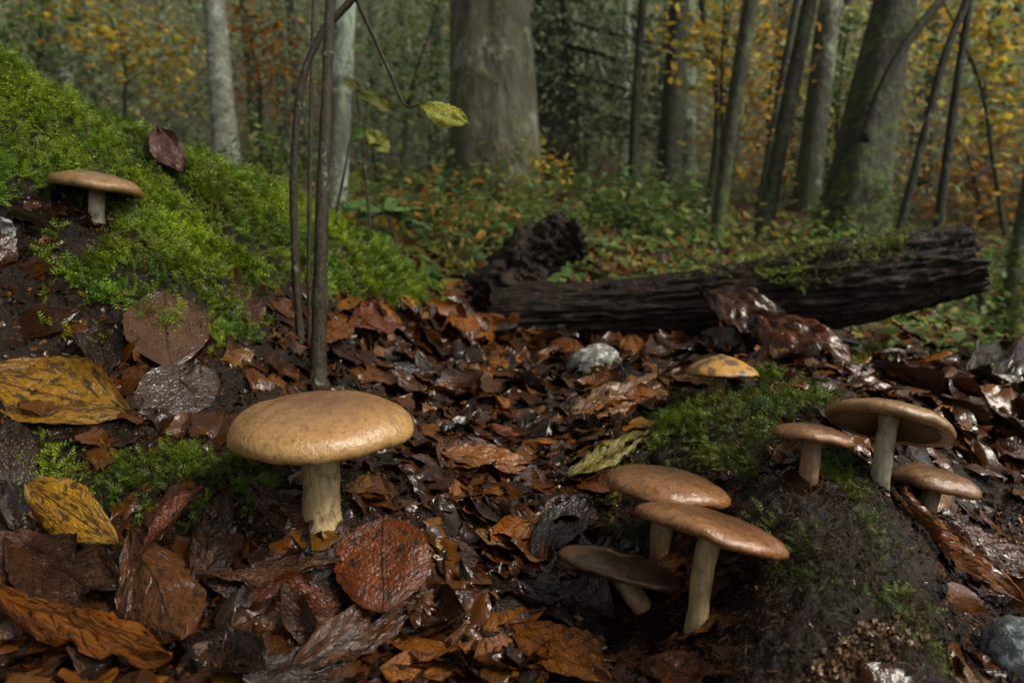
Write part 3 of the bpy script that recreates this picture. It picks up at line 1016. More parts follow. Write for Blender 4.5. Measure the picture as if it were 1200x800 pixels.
# left bank
leaf('large yellow leaf with black blotches lying on the left bank', (152,490), (-25,448), 92, 'yellow', face=.40, fold=.05, blunt=.7, tear=0, crumple=.03, quilt=.010, seed=61, stalk=.02)
leaf('round red-brown wet leaf propped above a glossy paler leaf', (201,436), (194,350), 90, 'gloss', face=.55, fold=.1, blunt=.6, tear=0, crumple=.03, quilt=.014, seed=62)
leaf('glossy brown leaf shining white with sky light on the left bank', (160,500), (250,440), 80, 'gloss', face=.40, fold=.05, blunt=.62, tear=0, crumple=.025, quilt=.010, seed=63)
leaf('pinkish wet leaf stuck upright on the moss below the bank crest', (213,204,.755), (185,149,.775), 34, 'pink', face=.7, fold=-.25, drape=False, lift=.0, seed=64)
leaf('purple-grey pointed leaf standing against the mossy slope', (294,392), (276,318), 52, 'purple', face=.6, fold=-.15, seed=65)
leaf('dark crumpled leaf between the yellow leaf and the round red one', (126,446), (117,384), 44, 'dark', face=.5, crumple=.08, seed=66)
leaf('small orange leaf curled at the foot of the arching stem', (345,380), (322,352), 30, 'orange', face=.5, bend=1.2, seed=67)
leaf('tan torn leaf scrap behind the upright stem', (378,405), (408,375), 34, 'orange', face=.4, crumple=.06, seed=68)
leaf('pale brown leaf scrap at the base of the arching stem', (325,400), (360,385), 26, 'purple', face=.4, crumple=.07, seed=69)
# bottom left foreground
leaf('dark upright leaf at the edge of the left bank', (18,625), (12,500), 56, 'dark', face=.6, roll=15, seed=70)
leaf('bright yellow-orange leaf tip rising from the brown foreground leaves', (140,658), (36,590), 58, 'yellow', face=.55, roll=-18, lift=.014, fold=.15, tear=0, crumple=.03, quilt=.012, seed=71)
leaf('broad brown crumpled leaf under the yellow-orange leaf tip', (10,638), (150,720), 78, 'brown', face=.3, crumple=.05, seed=72)
leaf('long orange-brown leaf lying along the dark foreground soil', (-15,712), (200,795), 56, 'orange', face=.35, roll=10, lift=.014, fold=.0, arc=-.8, seed=73)
leaf('rolled brown leaf standing like a stalk above the moss', (168,672,.415), (240,592,.445), 44, 'russet', face=.3, arc=2.0, fold=0, bend=-.7, lift=.016, seed=74, nv=17)
leaf('glossy creased brown leaf spreading below the rolled one', (160,650), (215,775), 86, 'brown', face=.4, fold=-.6, lift=.014, seed=75, quilt=.035)
leaf('narrow brown wrinkled leaf leaning beside the rolled one', (232,705), (266,588), 52, 'brown', face=.45, crumple=.06, arc=-1.2, seed=76, lift=.012)
leaf('brown leaf with raised edge lying across the foreground', (238,702), (398,682), 46, 'brown', face=.3, roll=-20, lift=.016, arc=-1.3, crumple=.06, seed=77)
leaf('flat reddish-brown leaf under the raised-edge leaf', (262,728), (398,728), 66, 'russet', face=.3, lift=.010, quilt=.03, arc=-.6, seed=78)
leaf('dark purple wet leaf pointing at the big mushroom stem', (428,672), (298,588), 58, 'purple', face=.3, lift=.012, fold=0, arc=-1.0, quilt=.03, seed=79)
leaf('round orange-red leaf standing upright facing out of the litter', (452,752), (450,642), 104, 'russet', face=.75, fold=.10, blunt=.5, lift=.022, tear=.2, crumple=.03, quilt=.012, seed=80, drape=False, roll=-8)
leaf('brown leaf tucked under the round orange-red leaf', (335,805), (492,715), 62, 'brown', face=.25, lift=.008, seed=81)
leaf('drab brown leaf lying in front of the creased glossy leaf', (215,765), (315,805), 60, 'dark', face=.3, lift=.010, seed=82)
# hollow
leaf('orange leaf with a pale wet patch in the foreground litter', (598,748), (715,812), 62, 'orange', face=.4, lift=.010, fold=.2, seed=83)
leaf('dark grey-brown leaf flat on the soil below the dark mushroom', (612,700), (722,745), 84, 'dark', face=.2, lift=.004, seed=84)
leaf('lime yellow leaf with purple stripes beside the mushroom pair', (660,572), (757,514), 36, 'lime', face=.3, lift=.008, fold=.15, seed=85)
leaf('orange leaf lying flat in the middle of the hollow', (512,540), (634,560), 40, 'orange', face=.35, lift=.008, seed=86)
leaf('glassy dark leaf with star-like glints above the dark mushroom', (622,665), (688,594), 50, 'dark', face=.35, lift=.008, seed=87)
leaf('large tan and orange leaf beneath the lichen stone', (662,492), (782,448), 56, 'tan', face=.35, lift=.008, seed=88)
leaf('orange-brown leaf lying in front of the large tan one', (650,500), (760,478), 36, 'orange', face=.3, lift=.006, seed=89)
leaf('mottled tan leaf under the yellow mushroom cap', (782,455), (850,445), 34, 'tan', face=.3, lift=.006, seed=90)
leaf('red-brown leaf arched below the log beside the lichen stone', (748,400), (815,388), 34, 'russet', face=.4, lift=.012, bend=-1.2, seed=91)
leaf('dark wet leaf in the hollow below the mossy slope', (452,432), (536,464), 32, 'dark', face=.3, lift=.008, seed=92)
leaf('broad orange-brown leaf at the end of the black log', (506,424), (580,380), 50, 'orange', face=.4, lift=.010, seed=93)
leaf('pale grey-tan leaf shining beside the broad orange-brown one', (478,402), (522,396), 28, 'tan', face=.4, lift=.010, seed=94)
leaf('dark red leaf at the foot of the mossy slope', (410,392), (468,376), 44, 'russet', face=.4, lift=.012, crumple=.06, seed=95)
leaf('green and yellow leaf leaning at the top of the hollow', (556,338), (520,300), 28, 'lime', face=.6, lift=.020, seed=96)
leaf('orange leaf under the green and yellow one', (515,352), (560,345), 26, 'orange', face=.4, lift=.012, seed=97)
leaf('yellow-tipped leaf on the lower end of the moss slope', (470,352), (500,388), 26, 'yellow', face=.5, lift=.010, seed=98)
# right side
leaf('long brown leaf arched over the ground beside the log', (822,336,1.14), (940,398,1.03), 72, 'brown', face=.35, lift=.0, bend=-.6, arc=-.5, crumple=.07, quilt=.02, drape=False, seed=99, nu=40, nv=21)
leaf('large russet curled leaf hanging down from the long brown one', (885,362,1.06), (1000,455,.93), 84, 'russet', face=.6, lift=.0, bend=-.5, arc=-.5, crumple=.07, quilt=.02, drape=False, seed=100, nu=40, nv=21)
leaf('glossy orange-brown leaf strip below the ochre mushroom', (1052,590), (1192,716), 44, 'orange', face=.4, lift=.010, fold=0, arc=-1.4, quilt=.03, seed=101)
leaf('ridged russet leaf beside the glossy strip on the right', (1098,622), (1215,692), 56, 'russet', face=.35, lift=.012, arc=-1.0, quilt=.04, crumple=.05, seed=102)
leaf('brown crumpled leaf scrap at the foot of the tall-stemmed mushroom', (745,790), (840,800), 50, 'russet', face=.3, lift=.006, crumple=.08, seed=103)
leaf('dark brown leaf curled over the far right litter', (1140,470), (1185,425), 52, 'dark', face=.5, lift=.014, bend=-1.4, seed=104)
leaf('orange-brown leaf behind the gill-showing mushroom', (1035,440), (1085,460), 40, 'orange', face=.4, lift=.010, crumple=.06, seed=105)

# many more loose leaves: individuals
gen = {}
def generic(mat, k):
    if (mat, k) not in gen:
        P, F, uv = leaf_geom(.052, random.uniform(.026, .038), 13, 9, fold=random.uniform(-.3, .4), bend=random.uniform(-1.2, 1.2), quilt=.016,
                             crumple=random.uniform(.03, .09), seed=200+k*7+len(gen), blunt=random.uniform(.55, .85), twist=random.uniform(-.8, .8))
        P[:, 2] -= np.percentile(P[:, 2], 35)
        me = mkmesh('fallen_leaf', P, F, uv=uv)
        me.materials.append(LM[mat])
        gen[(mat, k)] = me
    return gen[(mat, k)]
LW = {'brown': 'brown', 'dark': 'dark umber', 'purple': 'purplish brown', 'orange': 'orange', 'russet': 'russet', 'tan': 'tan', 'yellow': 'yellow'}
ZONES = [  # outline, how many, words, weights
 ([(420,410),(560,400),(780,400),(800,450),(720,540),(690,600),(640,660),(540,640),(500,560),(480,480)], 120, 'wet leaf in the matted litter of the hollow', 'litter of the hollow', dict(brown=.24, dark=.14, purple=.10, orange=.28, russet=.18, tan=.06)),
 ([(1010,400),(1230,410),(1230,560),(1130,540),(1100,480),(1000,450)], 60, 'wet leaf in the litter right of the gill-showing mushroom', 'litter beyond the right mound', dict(brown=.25, dark=.2, purple=.15, orange=.18, russet=.2, tan=.02)),
 ([(500,330),(590,350),(590,400),(470,410),(420,400)], 30, 'leaf at the foot of the mossy slope', 'leaves at the foot of the mossy slope', dict(brown=.2, russet=.3, orange=.4, yellow=.1)),
 ([(420,640),(600,660),(640,800),(480,810)], 22, 'leaf on the dark foreground soil', 'leaves on the foreground soil', dict(brown=.3, dark=.5, purple=.1, orange=.1)),
 ([(0,640),(380,640),(420,800),(0,810)], 22, 'leaf lying under the large foreground leaves', 'leaves under the large foreground leaves', dict(brown=.4, dark=.4, purple=.1, russet=.1)),
 ([(680,380),(1000,385),(960,430),(820,440),(760,430)], 34, 'leaf lying along the underside of the log', 'leaves along the log', dict(brown=.3, dark=.2, purple=.15, russet=.2, orange=.15)),
]
for poly, cnt, words, grp, wts in ZONES:
    pa = np.array(poly, float)
    made = 0
    while made < cnt:
        qx, qy = random.uniform(*pa[:, 0][[pa[:, 0].argmin(), pa[:, 0].argmax()]]), random.uniform(pa[:, 1].min(), pa[:, 1].max())
        if not in_poly(np.array([qx]), np.array([qy]), poly)[0]:
            continue
        p = hit(qx, qy)
        if np.hypot(p[0], p[1]) > 2.2:
            made += 1
            continue
        mat = random.choices(list(wts), list(wts.values()))[0]
        o = bpy.data.objects.new('fallen_leaf', generic(mat, random.randrange(5)))
        COL.objects.link(o)
        nr = gnormal(p[0], p[1], .012)*1.0 + np.random.default_rng(made*31+int(qx)).normal(0, .28, 3)
        R = basis_from_z(nr[None], np.array([random.uniform(0, 6.28)]))[0]
        s = random.uniform(.8, 1.7)*min(1.5, max(.75, math.hypot(p[0], p[1])/.8))
        Mx = Matrix.Identity(4)
        for i in range(3):
            for j in range(3):
                Mx[i][j] = R[i, j]*s
            Mx[i][3] = float(p[i])
        Mx[2][3] = gz(p[0], p[1]) + .004
        o.matrix_world = Mx
        art = LW[mat]
        tag(o, f'{art} {words}', 'leaf', f'{art} {grp}')
        made += 1

# ------------------------------------------------------------------ rotting log
M_LOG = plain_material('black_rotten_wood', (.012, .009, .007), (.045, .030, .022), 26, .5, .006, .15)
def log_material():
    m, nt, b, out = newmat('black_rotten_log')
    g = G(nt)
    tc = g.n('ShaderNodeTexCoord').outputs['UV']
    ob = g.n('ShaderNodeTexCoord').outputs['Object']
    mp = g.n('ShaderNodeMapping', i_Vector=tc, i_Scale=(9, 7, 1)).outputs[0]
    n1 = g.noise(mp, 3.0, 6, .7, .3)
    n2 = g.noise(ob, 60, 5, .65)
    col = g.mix(g.step(n1, .40, .68), (.004, .003, .0025), (.044, .027, .017))
    col = g.mix(g.step(n2, .62, .74), col, (.055, .040, .032))
    g.link(col, b.inputs['Base Color'])
    b.inputs['Specular IOR Level'].default_value = .16
    g.link(g.math('ADD', g.math('MULTIPLY', n2, .6), .2), b.inputs['Roughness'])
    g.link(g.bump(g.math('ADD', n1, g.math('MULTIPLY', n2, .8)), 1.0, .009), b.inputs['Normal'])
    return m
M_LOG = log_material()
def make_log():
    A, B_ = at(580, 368, 1.30), at(1142, 304, 1.12)
    ra, rb = 35*1.30/FPX, 38*1.12/FPX
    mids = [A, at(700, 363, 1.29), at(830, 353, 1.25), at(960, 337, 1.19), at(1060, 321, 1.155), B_]
    P = resample(mids, 330)
    t = np.linspace(0, 1, 330)
    R = ra*(1-t)+rb*t
    R = R*(1 + .28*np.exp(-((t-.70)/.24)**2) - .04*np.sin(t*9))
    nv = 150
    T, N, Bn = frames(P)
    th = np.linspace(0, 2*np.pi, nv, endpoint=False)
    TH, TT = np.meshgrid(th, t)
    s = TT*.8
    cx, sx = np.cos(TH), np.sin(TH)
    k = .10*fbm(cx*1.2+5, sx*1.2, s*3, 5, 3)
    rid = np.abs(fbm(cx*4.5+s*2.6+.22*fbm(cx*2, sx*2, s*8, 16, 2), sx*4.5, s*7.0, 15, 3))
    fine = fbm(cx*16+s*3, sx*16, s*12, 25, 3)
    disp = 1 + k - .30*rid*(1+.9*fbm(cx*2, sx*2, s*4, 27, 2))*(1.6-.7*TT) + .11*fine + .06*fbm(cx*30, sx*30, s*40, 28, 2) - .10*np.abs(fbm(cx*9, sx*9+s*2, s*5, 26, 2)) + .08
    # broken right end: splintered
    endj = .014*fbm(cx*3, sx*3, s*0, 33, 3) + .008*fbm(cx*14, sx*14, s*0, 34, 2)
    rr = R[:, None]*disp
    V = P[:, None] + (N[:, None]*cx[..., None] + Bn[:, None]*sx[..., None])*rr[..., None]
    e = np.clip((TT-.93)/.07, 0, 1)**2
    V = V + T[:, None]*(endj*e)[..., None]
    e0 = np.clip((.06-TT)/.06, 0, 1)**2
    V = V + T[:, None]*(endj*e0*.8)[..., None]
    uv = np.stack([TH/(2*np.pi), s], -1).reshape(-1, 2)
    Pm = P[165].copy()
    root = empty('fallen_log', [Pm[0], Pm[1], gz(Pm[0], Pm[1])])
    rl = np.array(root.location)
    tag(root, 'black rotting log with a moss patch lying across the litter', 'log')
    add('log_wood', mkmesh('log_wood', V.reshape(-1, 3)-rl, gridfaces(330, nv, True), uv=uv), M_LOG, root)
    # end faces: dished, cracked
    for i, sgn in ((329, 1), (0, -1)):
        ring = V[i]
        c = ring.mean(0)
        rows = [ring]
        for f in (.86, .65, .4, .15):
            q = c + (ring-c)*f - T[i]*sgn*.012*(1-f) + T[i]*(.010*fbm(np.cos(th)*6*f, np.sin(th)*6*f, th*0+f, 44, 2))[:, None]
            rows.append(q)
        E = np.concatenate(rows)
        eu = np.stack([np.tile(th, 5)/6.28, np.repeat(np.linspace(0, .1, 5), nv)], -1)
        Ff = gridfaces(5, nv, True)
        cf = np.stack([np.full(nv, len(E)), 4*nv+np.arange(nv), 4*nv+(np.arange(nv)+1) % nv], 1)
        E = np.vstack([E, c-T[i]*sgn*.012]); eu = np.vstack([eu, [0, 0]])
        add('broken_end', mkmesh('broken_end', E-rl, [Ff, cf], uv=eu), M_LOG, root)
    # moss patch on the top of the log
    Nn = V-P[:, None]; Nn /= np.linalg.norm(Nn, axis=-1)[..., None]
    M = 26000
    ii = rng.integers(2, 328, M); jj = rng.integers(0, nv, M)
    w = V[ii, jj] + rng.normal(0, .0015, (M, 3)); nn = Nn[ii, jj]
    pxx, pyy, _ = project(w)
    nz = fbm(w[:, 0]*30, w[:, 1]*30, w[:, 2]*30, 55, 2)
    dens = in_poly(pxx+18*nz, pyy+10*nz, [(875,285),(960,285),(1060,282),(1060,296),(1000,305),(975,325),(940,340),(915,342),(895,325),(878,315)])*1.0
    dens *= np.clip(.75+1.4*nz, .05, 1)
    dens = np.maximum(dens, in_poly(pxx+30*nz, pyy+10*nz, [(780,300),(1120,268),(1120,294),(1000,330),(780,330)])*np.clip(.06+.3*nz, 0, 1))
    dens *= (nn[:, 2] > -.1)
    kp = rng.uniform(0, 1, M) < dens
    w, nn = w[kp], nn[kp]
    n = len(w)
    C = np.array([[.17, .22, .016]])*rng.uniform(.5, 1.5, (n, 1))
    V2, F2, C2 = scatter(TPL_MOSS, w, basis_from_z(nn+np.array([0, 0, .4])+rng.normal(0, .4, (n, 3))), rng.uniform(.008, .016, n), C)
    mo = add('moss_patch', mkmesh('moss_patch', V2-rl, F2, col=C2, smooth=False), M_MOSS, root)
    mo['kind'] = 'stuff'
make_log()

# black rotten stub standing behind the log's left end
def make_stub():
    A = at(608, 350, 1.38); A[2] = gz(A[0], A[1])-.02
    path = resample([A, at(604, 334, 1.37), at(616, 306, 1.37), at(646, 286, 1.39), at(672, 272, 1.40)], 70)
    t = np.linspace(0, 1, 70)
    R = (.074*(1-t)+.046*t)*(1+.15*np.sin(t*7))
    nv = 64
    T, N, B = frames(path)
    th = np.linspace(0, 2*np.pi, nv, endpoint=False)
    D = N[:, None]*np.cos(th)[None, :, None] + B[:, None]*np.sin(th)[None, :, None]
    V0 = path[:, None] + D*R[:, None, None]
    k = .65*fbm(V0[..., 0]*28, V0[..., 1]*28, V0[..., 2]*28, 7, 3) - .35*np.abs(fbm(V0[..., 0]*70, V0[..., 1]*70, V0[..., 2]*70, 8, 3)) + .25*fbm(V0[..., 0]*160, V0[..., 1]*160, V0[..., 2]*160, 9, 2)
    V = path[:, None] + D*(R[:, None]*(1+k))[..., None]
    V = np.vstack([V.reshape(-1, 3), path[-1]+T[-1]*.004])
    F = [gridfaces(70, nv, True), np.stack([np.full(nv, 70*nv), 69*nv+np.arange(nv), 69*nv+(np.arange(nv)+1) % nv], 1)]
    uv = np.zeros((len(V), 2)); uv[:-1] = np.stack([np.tile(th/6.28, 70), np.repeat(t*.3, nv)], -1)
    o = add('rotten_stump', mkmesh('rotten_stump', V-A, F, uv=uv), M_LOG, None, A)
    tag(o, 'crumbling black rotten stump leaning up behind the log end', 'stump')
make_stub()

# ------------------------------------------------------------------ stones
def stone_material(name, c1, c2, lich):
    m, nt, b, out = newmat(name)
    g = G(nt)
    ob = g.n('ShaderNodeTexCoord').outputs['Object']
    n1 = g.noise(ob, 60, 5, .65); n2 = g.noise(ob, 110, 4, .7, .5); n3 = g.noise(ob, 45, 3, .6)
    col = g.mix(g.step(n1, .35, .65), c1, c2)
    col = g.mix(g.step(n2, .52, .60), col, lich)
    col = g.mix(g.step(n3, .55, .66), col, (.05, .07, .02))
    g.link(col, b.inputs['Base Color'])
    b.inputs['Roughness'].default_value = .45
    g.link(g.bump(g.math('ADD', n1, n2), .8, .003), b.inputs['Normal'])
    return m
def stone(label, cx, cy, d, hw, hh, mat, seed, lean=0):
    Cn = at(cx, cy, d)
    a, c = hw*d/FPX, hh*d/FPX
    nu, nv = 28, 40
    ph = np.linspace(.02, math.pi-.02, nu); th = np.linspace(0, 2*np.pi, nv, endpoint=False)
    PH, TH = np.meshgrid(ph, th, indexing='ij')
    D = np.stack([np.sin(PH)*np.cos(TH), np.sin(PH)*np.sin(TH), np.cos(PH)], -1)
    k = 1 + .25*fbm(D[..., 0]*1.5+seed, D[..., 1]*1.5, D[..., 2]*1.5, seed, 3) - .08*np.abs(fbm(D[..., 0]*4, D[..., 1]*4, D[..., 2]*4, seed+2, 2))
    V = D*k[..., None]*np.array([a, (a+c)/2, c])
    l = math.radians(lean)
    V = np.stack([V[..., 0]*math.cos(l)+V[..., 2]*math.sin(l), V[..., 1], -V[..., 0]*math.sin(l)+V[..., 2]*math.cos(l)], -1)
    o = add('stone', mkmesh('stone', V.reshape(-1, 3), gridfaces(nu, nv, True)), mat, None, Cn)
    tag(o, label, 'stone')
h_ = hit(696, 440)
dst = float(project(h_)[2])
stone('grey stone spotted with white lichen in the hollow below the log', 696, 426, dst, 30, 22, stone_material('lichen_stone', (.10, .10, .085), (.17, .17, .15), (.55, .55, .50)), 3, -25)
dst = float(project(hit(1190, 795))[2])
stone('blue-grey lichened stone below the russet leaves on the right', 1188, 772, dst, 34, 48, stone_material('blue_stone', (.07, .085, .09), (.13, .15, .16), (.30, .36, .38)), 5, 10)

# ------------------------------------------------------------------ slim stems in front
M_TWIG = bark_material('wet_twig_bark', (.030, .022, .012), (.065, .050, .026), moss=.0, lichen=.12, scale=120, stretch=.3, bumpd=.0015, mosscol=(.04, .045, .014), rough=.4)
def stem_path(pts, d0, d1=None):
    d1 = d1 or d0
    n = len(pts)
    return [at(p[0], p[1], d0+(d1-d0)*i/(n-1)) for i, p in enumerate(pts)]
def sapling_stem(name, label, pts, d, w0, w1, cat='sapling', n=70, d1=None, seed=0, ground_it=True):
    P = stem_path(pts, d, d1)
    if ground_it:
        P[0][2] = min(P[0][2], gz(P[0][0], P[0][1])) - .006
    root = empty(name, [P[0][0], P[0][1], gz(P[0][0], P[0][1])])
    tag(root, label, cat)
    Q = resample(P, n)
    t = np.linspace(0, 1, n)
    R = (w0*(1-t)+w1*t)/2*d/FPX
    R = R*(1+.05*np.sin(t*40)) 
    for q in np.linspace(.08, .95, 9):
        R = R*(1+.18*np.exp(-((t-q)/.006)**2))
    R = R*(1+.5*np.exp(-(t/.03)**2))
    V, F, uv = tube(Q, R, 12, .12, 150, seed)
    rl = np.array(root.location)
    add('stem', mkmesh('stem', V-rl, F, uv=uv), M_TWIG, root)
    return root, Q
dA = float(project(hit(372, 448))[2])
rA, _ = sapling_stem('sapling', 'straight slim wet stem rising behind the big mushroom', [(372,452),(374,380),(376,300),(379,200),(383,100),(387,-20),(392,-260),(400,-700)], dA, 20, 7, seed=2)
dB = float(project(hit(352, 405))[2])
rB, QB = sapling_stem('sapling', 'thin arching stem bent over beside the straight stem', [(353,408),(349,360),(346,300),(344,230),(347,150),(357,85),(378,38),(405,8),(428,-22),(440,-40)], dB, 9, 9, seed=3)
def child_tube(root, name, pts, d, w0, w1, mat=None, n=24, d1=None):
    P = resample(stem_path(pts, d, d1), n)
    t = np.linspace(0, 1, n)
    V, F, uv = tube(P, (w0*(1-t)+w1*t)/2*d/FPX, 8, .1, 150, 5)
    add(name, mkmesh(name, V-np.array(root.location), F, uv=uv), mat or M_TWIG, root)
    return P
child_tube(rB, 'twig', [(416,-6),(424,14),(440,48),(458,88),(468,112),(478,125),(493,122)], dB, 5.5, 2.5)
LM['hang'] = leaf_material('hanging_yellow_green_leaf', (.42, .40, .02), (.26, .34, .03), (.12, .14, .03), (.06, .05, .015), blot_amt=.36, rough=.45, wet=.1)
leaf(None, (490,121,dB), (548,145,dB*1.01), 30, 'hang', face=.45, roll=25, drape=False, lift=0, name='leaf', parent=rB, fold=.2, seed=141)
rE, _ = sapling_stem('sapling', 'very thin straight stem between the arching stem and the straight one', [(361,392),(362,300),(364,150),(367,0),(371,-250)], dB*1.02, 5.5, 3.5, seed=4)
dF = float(project(hit(393, 268))[2])
rF, _ = sapling_stem('seedling', 'short dark bent seedling twig on the mossy slope', [(391,268),(397,235),(405,195),(409,168)], dF, 4, 2.5, cat='seedling', n=30, seed=5)
leaf(None, (409,168,dF), (428,150,dF), 12, 'green', face=.4, drape=False, lift=0, name='leaf', parent=rF, seed=142)
# green lobed leaf seedling
dG = float(project(hit(470, 300))[2])
rG, QG = sapling_stem('seedling', 'green seedling with broad lobed leaves above the mossy slope', [(470,312),(466,290),(458,265),(450,248)], dG, 3.5, 2.5, cat='seedling', n=24, seed=6)
for k, (tx, ty, w) in enumerate([(402,236,22),(505,268,26),(500,246,24),(470,232,18),(420,258,16)]):
    leaf(None, (450,248,dG), (tx, ty, dG*(1+.02*k)), w, 'green', face=.25, drape=False, lift=0, name='leaf', parent=rG, seed=150+k, serr=.12)
leaf(None, (432,250,dG*1.0), (400,262,dG), 14, 'green', face=.25, drape=False, lift=0, name='leaf', parent=rG, seed=157, serr=.12)
# second hanging leaf on its own twig
dH = 1.5
rH, _ = sapling_stem('seedling', 'leafy seedling with pale yellow-green leaves behind the twin stems', [(438,320),(432,250),(425,170),(418,108)], dH, 4, 3, cat='seedling', n=30, seed=7)
for k, (a_, b_, w) in enumerate([((418,106),(462,130),20),((425,170),(452,160),20),((418,106),(402,92),14),((428,150),(455,178),22),((430,200),(408,215),18)]):
    leaf(None, (*a_, dH), (*b_, dH), w, 'hang', face=.5, drape=False, lift=0, name='leaf', parent=rH, seed=160+k)

# ------------------------------------------------------------------ trees
BK = {
 'beech': bark_material('beech_bark', (.034, .031, .018), (.15, .14, .095), moss=.72, lichen=.35, scale=7, bumpd=.02, mosscol=(.055, .070, .010), lichcol=(.26, .27, .19)),
 'birch': bark_material('pale_birch_bark', (.10, .10, .075), (.27, .29, .23), moss=.35, lichen=.4, scale=16, stretch=1.6, bumpd=.006, lichcol=(.36, .42, .35)),
 'lichen': bark_material('lichen_bark', (.07, .08, .055), (.16, .18, .13), moss=.4, lichen=.6, scale=14, bumpd=.008, lichcol=(.30, .37, .29)),
 'mossy': bark_material('mossy_bark', (.022, .020, .012), (.055, .050, .030), moss=1.0, lichen=.2, scale=9, bumpd=.015, mosscol=(.05, .075, .012)),
 'dark': bark_material('dark_bark', (.010, .009, .005), (.026, .023, .013), moss=.85, lichen=.1, scale=12, bumpd=.012, mosscol=(.035, .05, .012)),
 'grey': bark_material('grey_bark', (.030, .031, .019), (.075, .078, .048), moss=.8, lichen=.45, scale=8, bumpd=.012, lichcol=(.24, .27, .20)),
}
def leaf_quads(k, seed):
    r = np.random.default_rng(seed)
    out = []
    for _ in range(k):
        b = r.uniform(-.2, .2)
        V = np.array([[-.5, 0, 0], [0, -.3, b], [.5, 0, 0], [0, .3, b]])
        out.append((V, np.array([(0, 1, 2), (0, 2, 3)], np.int32)))
    return out
TQ = leaf_quads(4, 2)
PAL = {
 'yellow': np.array([[.46, .34, .03], [.54, .38, .03], [.40, .24, .025], [.26, .28, .04]]),
 'orange': np.array([[.42, .20, .025], [.34, .15, .022], [.46, .27, .04], [.24, .13, .03]]),
 'green': np.array([[.10, .18, .04], [.14, .21, .05], [.075, .13, .035], [.21, .23, .05]]),
 'olive': np.array([[.16, .18, .04], [.23, .21, .045], [.11, .135, .035], [.26, .18, .035]]),
 'conifer': np.array([[.10, .14, .065], [.13, .17, .08], [.08, .11, .05]]),
}
def leaf_cloud(P, size, pal, horiz=.6):
    n = len(P)
    R = basis_from_z(np.array([0, 0, horiz]) + rng.normal(0, .5, (n, 3)))
    S = rng.uniform(.6, 1.3, n)*size
    C = PAL[pal][rng.integers(0, len(PAL[pal]), n)]*rng.uniform(.55, 1.2, (n, 1))
    return scatter(TQ, P, R, S, C)

def tree(name, label, base, tops, w0, w1, bark, height=6.0, crown='olive', ncrown=700, flare=.5, seed=1, group=None, limbs=4, cat='tree', noise=.08, d_top=None):
    d = base[2]
    pts = [at(base[0], base[1], d)] + [at(q[0], q[1], (d_top or d)) for q in tops]
    B0 = pts[0].copy()
    # carry the foot down along its lean to the ground
    dirn = (pts[0]-pts[1]); dirn /= np.linalg.norm(dirn)
    if dirn[2] > -.2: dirn = np.array([0, 0, -1.0])
    for _ in range(400):
        g = gz(B0[0], B0[1])
        if B0[2] <= g-.02: break
        B0 = B0 + dirn*.02
    if B0[2] < gz(B0[0], B0[1])-.3:
        B0[2] = gz(B0[0], B0[1])-.3
    top = pts[-1].copy()
    dr = pts[-1]-pts[-2]; dr /= np.linalg.norm(dr)
    foot = gz(B0[0], B0[1])
    while top[2] < foot+height:
        dr = dr + np.array([0, 0, .06]); dr /= np.linalg.norm(dr)
        top = top + dr*.6
        pts.append(top.copy())
    chain = [B0] + ([pts[0]] if np.linalg.norm(pts[0]-B0) > .15 else []) + pts[1:]
    n = 90
    Q = resample(chain, n)
    zt = Q[:, 2]-foot
    zt0 = max(at(base[0], base[1], d)[2]-foot, 0)
    zt1 = at(tops[-1][0], tops[-1][1], d)[2]-foot
    r0, r1 = w0/2*d/FPX, w1/2*d/FPX
    k = np.clip((zt-zt0)/(zt1-zt0+1e-6), -.5, None)
    R = np.where(k < 1, r0+(r1-r0)*k, r1*np.clip(1-(zt-zt1)/(height-zt1+.5)*.75, .15, 1))
    R = R*(1+flare*np.exp(-np.clip(zt, 0, None)/(r0*2.2)))
    V, F, uv = tube(Q, R, 40 if w0 > 40 else 20, noise, .55/r0, seed, True, ridge=.03 if w0 > 40 else .02, nridge=5)
    root = empty(name, [B0[0], B0[1], foot])
    rl = np.array(root.location)
    tag(root, label, cat, group)
    add('trunk', mkmesh('trunk', V-rl, F, uv=uv), BK[bark], root)
    # limbs high up and a crown
    rr = random.Random(seed)
    cl = []
    for i in range(limbs):
        j = int(n*(.62+.36*i/max(1, limbs-1)))
        j = min(j, n-3)
        a = rr.uniform(0, 6.28); L = height*rr.uniform(.14, .26)
        st = Q[j]
        e = st + np.array([math.cos(a)*L, math.sin(a)*L, L*.55])
        m_ = (st+e)/2 + np.array([0, 0, L*.10])
        lv, lf, luv = tube(resample([st, m_, e], 14), np.linspace(R[j]*.5, R[j]*.12+.002, 14), 7)
        add('limb', mkmesh('limb', lv-rl, lf, uv=luv), BK[bark], root)
        cl.append(e); cl.append(m_)
    cl.append(Q[-1])
    if ncrown:
        cc = np.array(cl)[rng.integers(0, len(cl), ncrown)]
        sp = height*.10
        P = cc + rng.normal(0, 1, (ncrown, 3))*np.array([sp, sp, sp*.6])
        V, F, C = leaf_cloud(P, .085, crown)
        add('crown', mkmesh('crown', V-rl, F, col=C, smooth=False), M_FOLIAGE, root)['kind'] = 'stuff'
    return root, Q, R

